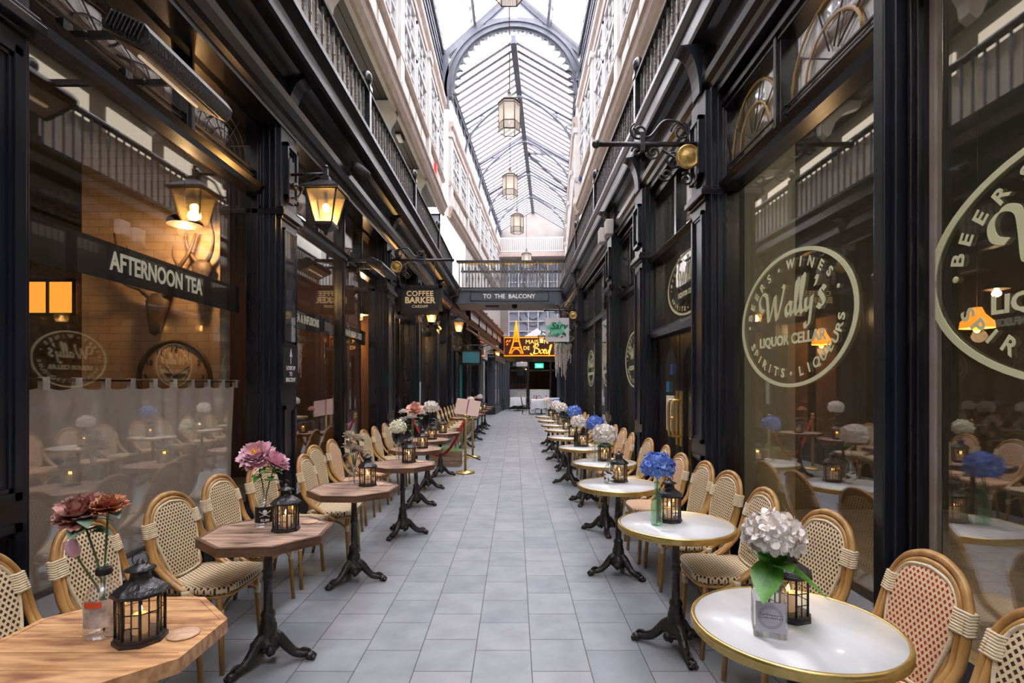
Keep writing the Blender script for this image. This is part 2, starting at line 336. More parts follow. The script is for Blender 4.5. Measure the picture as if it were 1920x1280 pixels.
# ---- pilasters: chamfered shaft with stepped edges, plinth, necking cap and raised panel above
def pilaster(n, s, y0, y1, label, capz=3.10, top=3.98, bendit=False, glassfront=False):
    a, b = XG[s], XF[s]; d = b-a
    t = bpy.data.objects.new('trim_%d' % n, None); COL.objects.link(t); tag(t, label, 'pilaster', kind='structure')
    g = 0.02 if b < 0 else -0.02                                    # towards the wall = a
    m = MB(); m.box(a, b, y0, y1, 0, top); m.box(a, b+s*0.05, y0-0.03, y1+0.03, 0, top)
    for k in range(3):                                              # vertical ridges on the faces across the arcade
        x_ = b+s*(0.03+k*0.055); m.box(x_, x_+s*0.02, y0-0.045, y1+0.045, 0.36, top)
    obj('shaft', m, 'paint', t, bevel=0.004)
    xf = b; m = MB(); w = y1-y0
    def fr(ya, yb, z0, z1, e, wd):
        for (p,q,r,u) in ((ya,ya+wd,z0,z1),(yb-wd,yb,z0,z1),(ya,yb,z0,z0+wd),(ya,yb,z1-wd,z1)): m.box(xf, xf-s*e, p, q, r, u)
    for (z0, z1) in ((0.42,0.95),(1.05,capz-0.1)) if not glassfront else ((0.42,1.35),):
        fr(y0+0.04, y1-0.04, z0, z1, 0.018, 0.035); fr(y0+0.075, y1-0.075, z0+0.035, z1-0.035, 0.009, 0.02)
    z0, z1 = capz+0.18, top-0.18
    fr(y0+0.05, y1-0.05, z0, z1, 0.04, 0.035); fr(y0+0.085, y1-0.085, z0+0.035, z1-0.035, 0.02, 0.02); m.box(xf, xf-s*0.022, (y0+y1)/2-0.025, (y0+y1)/2+0.025, z0+0.1, z1-0.1)
    obj('panel_moulding', m, 'paint', t)
    m = MB(); m.box(a, b-s*0.02, y0-0.02, y1+0.02, 0, 0.3, 0); m.box(a, b-s*0.01, y0-0.01, y1+0.01, 0.3, 0.36)
    obj('plinth', m, 'paint', t, bevel=0.006)
    m = MB()
    for (z, h, e) in ((capz-0.03,0.03,0.02),(capz,0.05,0.05),(capz+0.05,0.03,0.035)):
        m.box(a, b-s*e, y0-e, y1+e, z, z+h)
    obj('cap', m, 'paint2', t, bevel=0.006)
    if glassfront:
        m = MB(); m.box(b-s*0.004, b-s*0.016, y0+0.05, y1-0.05, 1.95, capz-0.12); obj('display_glass', m, 'clear', t)
        m = MB()
        for (p,q,r,u) in ((y0+0.03,y0+0.05,1.93,capz-0.1),(y1-0.05,y1-0.03,1.93,capz-0.1),(y0+0.03,y1-0.03,1.91,1.93),(y0+0.03,y1-0.03,capz-0.12,capz-0.1)): m.box(b, b-s*0.02, p, q, r, u)
        obj('display_frame', m, 'paint2', t)
    # curved console carrying the cornice
    cy0, cy1 = (y0+y1)/2-0.09, (y0+y1)/2+0.09
    prof = [(b,top+0.02)] + [(b-s*(0.02+0.16*(1-math.cos(k/8*PI/2))), top+0.02+0.40*math.sin(k/8*PI/2)) for k in range(9)] + [(b,top+0.44)]
    obj('console', MB().extr(prof, cy0, cy1), 'paint', t)
    if bendit: bend(t)
    return t
PL = [(-1,1.95,2.35),(-1,4.90,5.24),(-1,8.95,9.5),(-1,11.8,12.3),(-1,14.6,15.1),(1,4.40,4.75),(1,6.60,7.0),(1,8.7,9.1),(1,13.5,14.0)]
desc = {-1:'dark painted pilaster on the left shopfront', 1:'dark painted pilaster on the right shopfront'}
whr = ['at the left edge of the tea room window','between the tea room window and the lantern','behind the hanging coffee sign','past the coffee sign','past the second warm window','beside the large logo window','just past the door with the brass handle','past the narrow logo window','by the hanging white flowers']
for i, (s, y0, y1) in enumerate(PL):
    pilaster(i+1, s, y0, y1, desc[s]+' '+whr[i], glassfront=(i == 1))
pilaster(10, -1, -1.2, -0.8, desc[-1]+' behind the viewer'); pilaster(11, 1, -1.2, -0.8, desc[1]+' behind the viewer')
for j, y in enumerate((17.4, 20.6, 23.8)):
    pilaster(12+j, -1, y, y+0.45, 'dark pilaster on the far left frontage, '+ORD[j]+' beyond the bridge', bendit=True)
for j, y in enumerate((17.6, 21.2, 24.6, 28.2)):
    pilaster(16+j, 1, y, y+0.45, 'dark pilaster on the far right frontage, '+ORD[j]+' beyond the bridge', bendit=True)

# ---- shop windows
WN = [0]
def shopwin(s, y0, y1, low=(), up=(), tz=3.17, top=3.9, sill=0.46, label='', glass='glass', bendit=False, riser=True, mw=0.10):
    WN[0] += 1
    t = bpy.data.objects.new('window_%d' % WN[0], None); COL.objects.link(t); tag(t, label, 'window', kind='structure')
    x = XG[s]; o = -s
    m = MB(); m.box(x-0.004, x+0.004, y0+0.02, y1-0.02, sill, top); obj('pane', m, glass, t)
    m = MB()
    def bar(ya, yb, za, zb, f=0.06, bk=0.05):
        m.box(x-o*bk, x+o*f, ya, yb, za, zb); m.box(x, x+o*(f+0.02), ya+(yb-ya)*0.3 if yb-ya < zb-za else ya, yb-(yb-ya)*0.3 if yb-ya < zb-za else yb, za if yb-ya < zb-za else za+(zb-za)*0.3, zb if yb-ya < zb-za else zb-(zb-za)*0.3)
    bar(y0, y0+0.05, sill, top); bar(y1-0.05, y1, sill, top)
    bar(y0, y1, top-0.06, top+0.06, 0.07)
    for y in low: bar(y-mw/2, y+mw/2, sill, tz)
    for y in up: bar(y-mw*0.4, y+mw*0.4, tz, top)
    obj('frame', m, 'paint2', t, bevel=0.004)
    prof = [(x-o*0.05,tz-0.05),(x+o*0.07,tz-0.05),(x+o*0.10,tz-0.02),(x+o*0.12,tz+0.02),(x+o*0.06,tz+0.06),(x-o*0.05,tz+0.06)]
    obj('transom', MB().extr(prof, y0, y1), 'paint2', t)
    if riser:
        prof = [(x-o*0.06,sill-0.06),(x+o*0.16,sill-0.06),(x+o*0.17,sill-0.03),(x+o*0.03,sill+0.02),(x-o*0.06,sill+0.02)]
        obj('sill', MB().extr(prof, y0, y1), 'paint2', t)
        m = MB(); m.box(x-o*0.05, x+o*0.08, y0, y1, 0, sill-0.06); n = max(1, round((y1-y0)/0.9)); w = (y1-y0)/n
        for k in range(n):
            a, b = y0+k*w+0.08, y0+(k+1)*w-0.08
            for (p,q,r,u) in ((a,a+.03,.08,sill-.1),(b-.03,b,.08,sill-.1),(a,b,.08,.11),(a,b,sill-.13,sill-.1)): m.box(x+o*0.08, x+o*0.1, p, q, r, u)
        obj('stall_riser', m, 'paint', t)
    if bendit: bend(t)
    return t
w1 = shopwin(-1, 2.35, 4.90, up=(3.85,), tz=3.33, top=3.95, label='tea room window with linen half curtain on the left')
shopwin(-1, -0.8, 1.95, tz=3.33, top=3.95, up=(0.6,), label='tea room window at the left edge')
shopwin(-1, 5.24, 8.95, low=(7.27,), up=(6.3,7.27,8.1), tz=3.30, top=3.95, label='window between the wall lantern and the coffee sign pilaster')
shopwin(-1, 9.5, 11.8, low=(10.7,), up=(10.7,), tz=2.9, top=3.95, label='warm lit window behind the coffee sign')
shopwin(-1, 12.3, 14.6, low=(13.4,), up=(13.4,), tz=2.9, top=3.95, label='warm lit window past the coffee sign')
shopwin(-1, 15.1, 17.2, low=(), up=(), tz=2.9, top=3.95, label='window before the bridge on the left')
shopwin(1, -0.8, 2.33, up=(0.9,), tz=3.30, top=3.95, label='large liquor shop window at the right edge', glass='glassR')
w2 = shopwin(1, 2.46, 4.40, up=(3.50,), tz=3.17, top=3.85, label='liquor shop window with oval logo', glass='glassR')
m = MB(); m.box(1.66,1.86,2.33,2.46,0,3.98); m.box(1.63,1.7,2.36,2.43,0.3,3.9); struct('trim_30', m, 'paint', bevel=0.006, label='dark mullion post between the two large liquor shop windows', cat='mullion')
m = MB(); m.box(1.77,1.80,2.25,2.31,0.46,3.9); struct('trim_31', m, 'beige', label='beige screwed edge strip inside the right edge window', cat='edge strip')
shopwin(1, 7.0, 8.7, up=(7.9,), tz=2.98, top=3.85, label='narrow logo window past the shop door', glass='glassR')
shopwin(1, 9.1, 13.5, low=(11.4,), up=(10.2,11.4,12.5), tz=2.92, top=3.85, label='double window with two small oval logos', glass='glassR')
shopwin(1, 14.0, 17.2, low=(15.6,), up=(15.6,), tz=2.9, top=3.85, label='right hand window before the bridge')
for j,(a,b) in enumerate(((17.85,20.6),(21.05,23.8),(24.25,32.9))): shopwin(-1, a, b, low=((a+b)/2,), tz=2.8, top=3.95, bendit=True, label='far left shop window, '+ORD[j]+' beyond the bridge')
for j,(a,b) in enumerate(((18.05,21.2),(21.65,24.6),(25.05,28.2),(28.65,32.9))): shopwin(1, a, b, low=((a+b)/2,), tz=2.8, top=3.85, bendit=True, label='far right shop window, '+ORD[j]+' beyond the bridge')
# leaded fanlights
def leading(parent, x, ya, yb, za, zb, m='steelbar', arcs=(0.35,0.55,0.75), rays=6, two=None):
    mb = MB(); H = zb-za; yc = (ya+yb)/2; w = (yb-ya)/2
    for z in (za+H*0.12, za+H*0.22): mb.box(x-0.009, x+0.009, ya, yb, z-0.005, z+0.005)
    for k in range(1, rays):
        a = PI*k/rays; y1 = yc+math.cos(a)*w*0.98; z1 = za+H*0.22+math.sin(a)*H*0.75
        mb.tube([(x,yc+math.cos(a)*w*.15,za+H*0.22+math.sin(a)*H*.12),(x,y1,z1)], 0.005, 5)
    obj('leading', mb, m, parent)
    ab = MB()
    for r in arcs:
        ab.tube([(x, yc+math.cos(PI*k/16)*w*r, za+H*0.22+math.sin(PI*k/16)*H*0.78*r) for k in range(17)], 0.006 if not two else 0.012, 5, flat=0.5)
    obj('arch_leading', ab, two or m, parent)
leading(w1, -2.385, 2.42, 3.8, 3.39, 3.88); leading(w1, -2.385, 3.9, 4.85, 3.39, 3.88)
M['amber'] = mat('amber_stained_glass', (0.62,0.40,0.14), 0.3)
leading(w2, 1.765, 3.55, 4.35, 3.24, 3.78, arcs=(0.6,0.95), rays=5, two='amber'); leading(w2, 1.765, 2.5, 3.45, 3.24, 3.78, arcs=(0.55,0.9), rays=5, two='amber')

# ---- shop entrance on the right: door with arched light, logo window above
t = bpy.data.objects.new('window_20', None); COL.objects.link(t); tag(t, 'fanlight with oval logo above the shop door', 'window', kind='structure')
m = MB(); m.box(1.776,1.784,4.8,6.55,2.22,3.85); obj('pane', m, 'glassR', t)
m = MB(); m.box(1.72,1.84,4.75,4.81,0,3.9); m.box(1.72,1.84,6.54,6.6,0,3.9); m.box(1.7,1.84,4.75,6.6,3.8,3.95); m.box(1.72,1.84,5.7,5.77,3.1,3.85)
m.extr([(1.84,3.02),(1.66,3.02),(1.63,3.08),(1.70,3.13),(1.84,3.13)],4.75,6.6); m.extr([(1.84,2.10),(1.66,2.10),(1.62,2.16),(1.70,2.22),(1.84,2.22)],4.75,6.6)
obj('frame', m, 'paint2', t, bevel=0.004)
d = bpy.data.objects.new('door_1', None); COL.objects.link(d); tag(d, 'black shop door with arched glass and brass pull handle', 'door', kind='structure')
def door_leaf(y0, y1, x=1.78):
    m = MB(); m.box(x-0.03,x+0.03,y0,y0+0.11,0,2.1); m.box(x-0.03,x+0.03,y1-0.11,y1,0,2.1); m.box(x-0.03,x+0.03,y0,y1,0,0.72)
    yc = (y0+y1)/2; hw = (y1-y0)/2-0.11; n = 14
    for k in range(n):                                              # spandrel above the arched light
        a0, a1 = PI*k/n, PI*(k+1)/n
        ys = [yc+hw*math.cos(a) for a in (a0,a1)]; zs = [1.72+0.26*math.sin(a) for a in (a0,a1)]
        P = [(ys[0],zs[0]),(ys[1],zs[1]),(ys[1],2.1),(ys[0],2.1)]
        m.add([(x-0.03,p[0],p[1]) for p in P]+[(x+0.03,p[0],p[1]) for p in P], [(0,1,2,3),(7,6,5,4),(0,4,5,1),(1,5,6,2),(2,6,7,3),(3,7,4,0)])
    for (p,q,r,u) in ((y0+.14,y0+.17,.12,.62),(y1-.17,y1-.14,.12,.62),(y0+.14,y1-.14,.12,.15),(y0+.14,y1-.14,.59,.62)): m.box(x-0.045,x-0.03,p,q,r,u)
    return m, (x-0.004,x+0.004,y0+0.1,y1-0.1,0.7,1.99)
for (a,b) in ((4.82,5.66),(5.68,6.53)):
    m, g = door_leaf(a, b); obj('leaf', m, 'paint2', d, bevel=0.004); obj('glazing', MB().box(*g), 'glass', d)
m = MB(); m.tube([(1.74,5.60,1.0),(1.66,5.60,1.0),(1.65,5.60,1.08),(1.65,5.60,1.3),(1.66,5.60,1.38),(1.74,5.60,1.38)],0.016,10); m.box(1.735,1.75,5.565,5.635,0.9,1.48); m.ball((1.65,5.6,1.19),0.026)
obj('pull_handle', m, 'brass', d)
m = MB(); m.tube([(1.74,5.74,1.0),(1.66,5.74,1.0),(1.65,5.74,1.08),(1.65,5.74,1.3),(1.66,5.74,1.38),(1.74,5.74,1.38)],0.016,10); m.box(1.735,1.75,5.705,5.775,0.9,1.48)
obj('pull_handle', m, 'brass', d)
obj('notice', MB().box(1.762,1.765,5.93,6.22,1.02,1.42), 'cardw', d); obj('sticker', MB().box(1.762,1.765,6.1,6.22,1.46,1.58), mat('blue_sticker',(0.03,0.25,0.5),0.4), d)
obj('sticker', MB().box(1.762,1.765,5.98,6.05,1.66,1.78), mat('blue_sticker2',(0.03,0.12,0.6),0.4), d)

# ---- shopfront head, cornice and balcony edge (extruded mouldings)
PFL = [(-2.5,3.92),(-2.14,3.92),(-2.14,3.97),(-2.10,3.99),(-2.08,4.03),(-2.03,4.07),(-2.02,4.13),(-2.09,4.15),(-2.11,4.20),(-2.12,4.36),(-2.08,4.40),(-1.99,4.43),(-1.90,4.44),(-1.88,4.47),(-1.88,4.60),(-1.86,4.62),(-1.81,4.68),(-1.81,4.73),(-1.84,4.74),(-2.5,4.74)]
def mirr(p, s):
    if s < 0: return p
    out = []
    for x, z in p:
        d = x+1.81; out.append((1.44 - d*((1.57-1.44)/0.34 if False else 0.62), z))
    return out
for s in (-1, 1):
    pr = mirr(PFL, s)
    if s > 0: pr = [(min(x, 1.86), z) for x, z in pr[1:-1]] ; pr = [(1.86,3.92)] + pr + [(1.86,4.74)]
    struct('trim_%d' % (40 if s<0 else 41), MB().extr(pr, -6, 17.3), 'paint2', label='dark moulded cornice along the %s shopfronts under the balcony' % NAMES[s], cat='cornice')
    prf = [(x, z) for x, z in pr]
    bend(struct('trim_%d' % (42 if s<0 else 43), MB().extr(prf, 17.3, 33), 'woodedge' if s < 0 else 'paint2', label='moulded cornice of the far %s shopfronts' % NAMES[s], cat='cornice'))
    x0 = -4.2 if s < 0 else 1.86; x1 = -2.5 if s < 0 else 3.6
    struct('ceiling_%s_gallery_deck' % NAMES[s], MB().box(x0, x1, -6, 17.3, 4.5, 4.70), 'paint2', label='balcony deck above the %s shops' % NAMES[s], cat='ceiling')
    bend(struct('ceiling_%s_far_deck' % NAMES[s], MB().box(x0, x1, 17.3, 33, 4.5, 4.70), 'paint2', label='deck above the far %s shops' % NAMES[s], cat='ceiling'))
M['litwin'] = mat('lit_gallery_window',(0.6,0.55,0.48),0.3,emit=(1,0.86,0.68),es=0.9)  # added glow, no real source; brightens the gallery behind the railings
# ---- gallery: back wall, dark boarded ceiling
GX = {-1:(-3.55,-3.75), 1:(3.1,3.3)}
for s in (-1, 1):
    a, b = GX[s]
    m = MB(); m.box(min(a,b), max(a,b), -6, 34, 4.70, 7.25); struct('wall_%s_gallery' % NAMES[s], m, 'cream', label='pale back wall of the %s balcony' % NAMES[s], cat='wall')
    m = MB(); k = 0
    y = -5.0
    while y < 16:
        xx = a - s*0.03
        m.box(a, xx, y, y+1.25, 5.3, 6.9); y += 1.7
    struct('trim_%d' % (44 if s<0 else 45), m, 'litwin', label='lit pale shop windows along the %s balcony wall' % NAMES[s], cat='shop windows')
    x0, x1 = (-3.75,-2.32) if s < 0 else (2.08, 3.3)
    m = MB(); n = 9; w = (x1-x0)/n
    for k in range(n): m.box(x0+k*w+0.006, x0+(k+1)*w-0.006, -6, 17, 7.18, 7.22)
    m.box(x0, x1, -6, 17, 7.20, 7.26)
    struct('ceiling_%s_gallery' % NAMES[s], m, 'boards', label='dark boarded ceiling over the %s balcony' % NAMES[s], cat='ceiling')
# ---- upper walls with white sash windows
def upper(s, X, ya, yb, z0, zc, zt, bays, bendit, tagname, n0):
    o = -s; D = X+s*0.09
    def pr(p): return [(X+o*d, z) for d, z in p]
    L_ = 'near' if not bendit else 'far'
    m = MB(); m.box(X, D, ya, yb, z0, z0+1.15); m.box(X, D, ya, yb, zc-0.45, zt)
    for (a, b) in bays: pass
    ys = [ya] + [v for ab in bays for v in ab] + [yb]
    for k in range(0, len(ys), 2): m.box(X, D, ys[k], ys[k+1], z0+1.15, zc-0.45)
    w = struct('wall_%s_%s' % (NAMES[s], L_), m, 'cream', label='cream upper wall of the %s %s side' % (L_, NAMES[s]), cat='wall')
    m = MB(); m.extr(pr([(0,z0-0.05),(0.06,z0-0.05),(0.09,z0),(0.06,z0+0.04),(0.10,z0+0.10),(0.13,z0+0.20),(0.17,z0+0.24),(0.17,z0+0.29),(0.05,z0+0.34),(0,z0+0.34)]), ya, yb)
    m.extr(pr([(0,z0+0.98),(0.06,z0+1.0),(0.10,z0+1.06),(0.10,z0+1.12),(0,z0+1.15)]), ya, yb)
    m.extr(pr([(0,zc-0.30),(0.05,zc-0.28),(0.07,zc-0.16),(0.14,zc-0.08),(0.16,zc-0.02),(0.16,zc+0.04),(0,zc+0.08)]), ya, yb)
    c = struct('trim_%d' % n0, m, 'beige', label='beige moulded string courses on the %s %s upper wall' % (L_, NAMES[s]), cat='cornice')
    m = MB()
    y = ya+0.2
    while y < yb-0.2:                                               # bay pilasters with bases and caps
        m.box(X, X+o*0.09, y-0.16, y+0.16, z0+0.34, zc-0.28); m.box(X, X+o*0.13, y-0.2, y+0.2, z0+0.3, z0+0.5); m.box(X, X+o*0.14, y-0.21, y+0.21, zc-0.45, zc-0.28)
        for q in range(4): m.box(X, X+o*0.03, y+0.32+q*0.72, y+0.32+q*0.72+0.58, z0+0.42, z0+0.9)
        y += 3.4
    p = struct('trim_%d' % (n0+1), m, 'cream', label='cream pilasters and panels on the %s %s upper wall' % (L_, NAMES[s]), cat='pilasters')
    for q in (w, c, p):
        if bendit: bend(q)
    for (a, b) in bays:
        WN[0] += 1
        t = bpy.data.objects.new('window_%d' % (100+WN[0]), None); COL.objects.link(t)
        tag(t, 'white small paned sash window in the %s %s upper wall about %d m along' % (L_, NAMES[s], round(a)), 'window', kind='structure')
        m = MB(); xa, xb = X+o*0.05, X+s*0.05
        zA, zB = z0+1.15, zc-0.45
        m.box(xa, xb, a, a+0.07, zA, zB); m.box(xa, xb, b-0.07, b, zA, zB); m.box(xa, xb, a, b, zA, zA+0.08); m.box(xa, xb, a, b, zB-0.08, zB); m.box(xa, xb, a, b, (zA+zB)/2-0.04, (zA+zB)/2+0.04)
        for k in range(1, 3): yy = a+(b-a)*k/3; m.box(X+o*0.02, X+s*0.02, yy-0.02, yy+0.02, zA, zB)
        for k in range(1, 6): zz = zA+(zB-zA)*k/6; m.box(X+o*0.02, X+s*0.02, a, b, zz-0.015, zz+0.015)
        obj('frame', m, 'white', t)
        obj('pane', MB().box(X+s*0.03, X+s*0.036, a, b, zA, zB), 'glass', t)
        obj('blind', MB().box(X+s*0.07, X+s*0.08, a, b, zA, zB), 'white', t)  # added white sheet standing in for the sky reflected in the panes
        if bendit: bend(t)
def baysof(ya, yb):
    out = []; y = ya+0.2
    while y < yb-3.0:
        out += [(y+0.3, y+1.6), (y+1.8, y+3.1)]; y += 3.4
    return out
upper(-1, -2.32, -3.2, 17.0, 6.95, 10.45, 10.5, baysof(-3.2, 17.4), False, '', 50)
upper(1, 2.08, -3.2, 17.0, 6.95, 10.45, 10.5, baysof(-3.2, 17.4), False, '', 52)
upper(-1, -2.15, 17.0, 34.0, 6.95, 9.95, 10.9, baysof(17.0, 34.4), True, '', 54)
upper(1, 1.98, 17.0, 34.0, 6.95, 9.95, 10.9, baysof(17.0, 34.4), True, '', 56)
# white corbels under the upper wall, and far lower walls behind the end of the galleries
for s in (-1, 1):
    X = -2.34 if s < 0 else 2.10
    for j, y in enumerate((0.4,3.8,7.2,10.6,14.0)):
        pts = [(X,7.15),(X,6.95),(X+s*0.05,6.8),(X+s*0.13,6.68),(X+s*0.16,6.5),(X+s*0.26,6.42),(X+s*0.34,6.5),(X+s*0.42,6.72),(X+s*0.6,6.9),(X+s*0.9,7.0),(X+s*0.95,7.15)]
        struct('trim_%d' % (60+j+(0 if s<0 else 5)), MB().extr(pts, y-0.09, y+0.09), 'cream', bevel=0.01, label='cream scrolled corbel under the %s upper wall, %s along' % (NAMES[s], ORD[j]), cat='corbel')
for s in (-1, 1):
    x0, x1 = (-2.5,-2.15) if s < 0 else (1.98, 2.3)
    bend(struct('wall_%s_far_middle' % NAMES[s], MB().box(x0, x1, 20.3, 34, 4.7, 6.95), 'cream', label='cream middle storey wall on the far %s' % NAMES[s], cat='wall'))
# ---- clerestory plates and roof
for s in (-1, 1):
    x = -2.34 if s < 0 else 2.10
    m = MB(); m.box(x, x+s*0.2, -6, 17, 10.5, 12.2)
    for z in (11.2, 11.5, 11.75, 12.0): m.box(x, x-s*0.05*(1+(z>11.9)), -6, 17, z, z+0.09)
    struct('wall_%s_clerestory' % NAMES[s], m, 'steel', label='grey blue timber gutter wall above the %s cornice' % NAMES[s], cat='wall')
    x = -2.17 if s < 0 else 2.0
    m = MB(); m.box(x, x+s*0.2, 17, 34, 10.9, 11.35); m.box(x, x-s*0.08, 17, 34, 11.15, 11.25)
    yy = 17.5
    while yy < 34: m.box(x, x-s*0.06, yy, yy+0.1, 10.9, 11.3); yy += 0.8
    bend(struct('wall_%s_far_gutter' % NAMES[s], m, 'steel', label='grey gutter plate above the far %s wall' % NAMES[s], cat='wall'))
def slope(name, xe, ze, xr, zr, ya, yb, step, barw, purlin, label, bendit, bm):
    t = bpy.data.objects.new(name, None); COL.objects.link(t); tag(t, label, 'ceiling', kind='structure')
    d = Vector((xr-xe, 0, zr-ze)); L_ = d.length; u = d/L_; n = Vector((-u.z,0,u.x)); n = n if n.z > 0 else -n
    def q(a, h): v = Vector((xe,0,ze))+u*a+n*h; return (v.x, v.z)
    obj('pane', MB().extr([q(0,0.03), q(L_,0.03), q(L_,0.038), q(0,0.038)], ya, yb), 'roofglass', t)
    m = MB(); y = ya+step/2
    while y < yb: m.extr([q(0,-0.042), q(L_,-0.042), q(L_,0.03), q(0,0.03)], y-barw/2, y+barw/2); y += step
    obj('glazing_bars', m, bm, t)
    m = MB()
    for f in purlin: m.extr([q(L_*f-0.05,-0.16), q(L_*f+0.05,-0.16), q(L_*f+0.05,0.0), q(L_*f-0.05,0.0)], ya, yb)
    m.extr([q(0,-0.12), q(0.12,-0.12), q(0.12,0.05), q(0,0.05)], ya, yb)
    obj('purlin', m, 'steel', t)
    if bendit: bend(t)
slope('ceiling_left_near_roof', -2.4, 12.15, -0.12, 14.1, -6, 17, 0.55, 0.03, (0.45,), 'near left slope of the glazed roof', False, 'beige')
slope('ceiling_right_near_roof', 2.16, 12.15, -0.12, 14.1, -6, 17, 0.55, 0.03, (0.45,), 'near right slope of the glazed roof', False, 'beige')
slope('ceiling_left_far_roof', -2.2, 11.3, -0.06, 12.6, 17, 34, 0.40, 0.034, (), 'far left slope of the glazed roof', True, 'steelbar')
slope('ceiling_right_far_roof', 2.05, 11.3, -0.06, 12.6, 17, 34, 0.40, 0.034, (), 'far right slope of the glazed roof', True, 'steelbar')
struct('trim_70', MB().box(-0.2,-0.04,-6,17,13.95,14.2), 'steel', label='ridge beam of the near roof', cat='beam')
m = MB(); m.box(-0.13,0.01,17,34,12.42,12.68); m.box(-0.16,-0.12,17,34,12.40,12.5); m.box(0.0,0.04,17,34,12.40,12.5); bend(struct('trim_71', m, 'steel', label='ridge beam of the far roof', cat='beam'))
# the great cusped arch at Y 17
def ring(mb, cx, cz, ro, ri, y0, y1, a0, a1, n, rf=None, sz=1.0):
    for k in range(n):
        A, Bq = a0+(a1-a0)*k/n, a0+(a1-a0)*(k+1)/n
        r0 = rf(A) if rf else ri; r1 = rf(Bq-1e-6) if rf else ri
        P = [(cx+ro*math.cos(A), cz+ro*sz*math.sin(A)), (cx+ro*math.cos(Bq), cz+ro*sz*math.sin(Bq)), (cx+r1*math.cos(Bq), cz+r1*sz*math.sin(Bq)), (cx+r0*math.cos(A), cz+r0*sz*math.sin(A))]
        mb.extr(P, y0, y1)
t = thing('roof_arch', 'great grey cusped arch truss spanning the arcade roof', 'roof truss', (0,0,0)); t['kind'] = 'structure'
CX, CZ = -0.03, 10.92
m = MB(); ring(m, CX, CZ, 2.14, 2.0, 16.95, 17.15, -0.12, PI+0.12, 48); ring(m, CX, CZ, 2.22, 2.14, 16.9, 17.2, -0.12, PI+0.12, 48)
ring(m, CX, CZ, 2.0, 1.97, 16.9, 17.2, -0.12, PI+0.12, 48)
obj('arch_ring', m, 'steel', t)
NS = 23
def scal(a):
    f = ((a+0.06)/(PI+0.12)*NS) % 1.0; u = abs(2*f-1); return 1.97 - 0.05 - 0.20*(1-math.sqrt(max(0, 1-u*u*0.98)))
m = MB(); ring(m, CX, CZ, 1.98, 0, 17.0, 17.1, -0.06, PI+0.06, NS*10, rf=scal); obj('scalloped_edge', m, 'steel', t)
m = MB()
for sgn in (-1, 1):
    xe = CX+sgn*2.28; P0 = Vector((xe, 0, 12.0)); P1 = Vector((CX, 0, 14.05)); u = (P1-P0).normalized(); n_ = Vector((-u.z,0,u.x)); n_ = n_ if n_.z > 0 else -n_
    m.extr([((P0+n_*h).x,(P0+n_*h).z) for h in (-0.14,)] + [((P1+n_*h).x,(P1+n_*h).z) for h in (-0.14,0.06)] + [((P0+n_*0.06).x,(P0+n_*0.06).z)], 16.93, 17.17)
    m.box(CX+sgn*2.08, CX+sgn*2.3, 16.9, 17.2, 10.4, 12.15)
    m.extr([(CX+sgn*0.1,13.22),(CX+sgn*1.15,13.12),(CX+sgn*1.15,12.98),(CX+sgn*0.1,13.06)], 16.96, 17.14)
obj('rafter', m, 'steel', t)
obj('gable_boarding', MB().extr([(CX-0.95,13.15),(CX+0.95,13.15),(CX,14.0)], 17.02, 17.08), mat('blue_grey_boarding',(0.38,0.40,0.48),0.6), t)
# slender trusses of the far roof
for j, y in enumerate((19.9,23.6,27.3,30.6)):
    t = thing('roof_arch', 'slender grey roof truss with pierced circles, %s beyond the great arch' % ORD[j], 'roof truss'); t['kind'] = 'structure'
    m = MB()
    cx = -0.075
    for sgn in (-1, 1):
        P0 = Vector((cx+sgn*2.08,0,11.25)); P1 = Vector((cx,0,12.5))
        m.tube([(P0.x,y,P0.z),(P1.x,y,P1.z)], 0.05, 6)
        pts = cr_pts([(cx+sgn*2.02,10.0),(cx+sgn*1.93,10.6),(cx+sgn*1.62,11.15),(cx+sgn*1.0,11.72),(cx+sgn*0.45,12.1),(cx,12.28)], 6)
        m.tube([(p[0],y,p[1]) for p in pts], 0.05, 6)
        for (ox, oz, r) in ((1.86,11.0,0.13),(1.35,11.53,0.08)):
            m.tube([(cx+sgn*ox+r*math.cos(2*PI*k/14), y, oz+r*math.sin(2*PI*k/14)) for k in range(14)], 0.022, 5, closed=True)
    obj('truss_rib', m, 'steel', t); bend(t)
t = thing('open_skylight', 'open roof light with grey frame on the right slope', 'skylight'); t['kind'] = 'structure'
m = MB(); m.tube([(-0.05,25.3,12.5),(2.0,25.3,12.35)],0.075,4); m.tube([(-0.05,25.3,12.5),(2.0,27.2,11.4)],0.085,4); m.tube([(2.0,25.3,12.35),(2.0,27.2,11.4)],0.04,4)
obj('frame', m, 'steel', t); bend(t)
M['endwall'] = noise_mat('grey_beige_gable_plaster',(0.27,0.245,0.225),(0.31,0.285,0.265),2,rough=0.8)
# ---- end wall, gable, high balustrade, tall window
m = MB(); m.box(-3.4,-1.6,34,34.3,0,11.0); m.box(1.5,3.4,34,34.3,0,11.0); m.box(-1.6,1.5,34,34.3,4.0,4.3); m.box(-1.6,1.5,34,34.3,9.3,11.0)
m.extr([(-2.5,11.0),(2.4,11.0),(2.4,11.15),(-0.06,12.62),(-2.5,11.15)],34,34.3)
bend(struct('wall_end', m, 'endwall', label='pale plaster end wall with gable', cat='wall'))
t = bpy.data.objects.new('window_90', None); COL.objects.link(t); tag(t, 'tall white tracery window in the end wall', 'window', kind='structure')
m = MB()
for k in range(6): x = -1.6+3.1*k/5; m.box(x-0.035,x+0.035,33.95,34.05,4.3,9.3)
for k in range(9): z = 4.3+5.0*k/8; m.box(-1.6,1.5,33.95,34.05,z-0.03,z+0.03)
obj('frame', m, 'white', t)
m = MB()
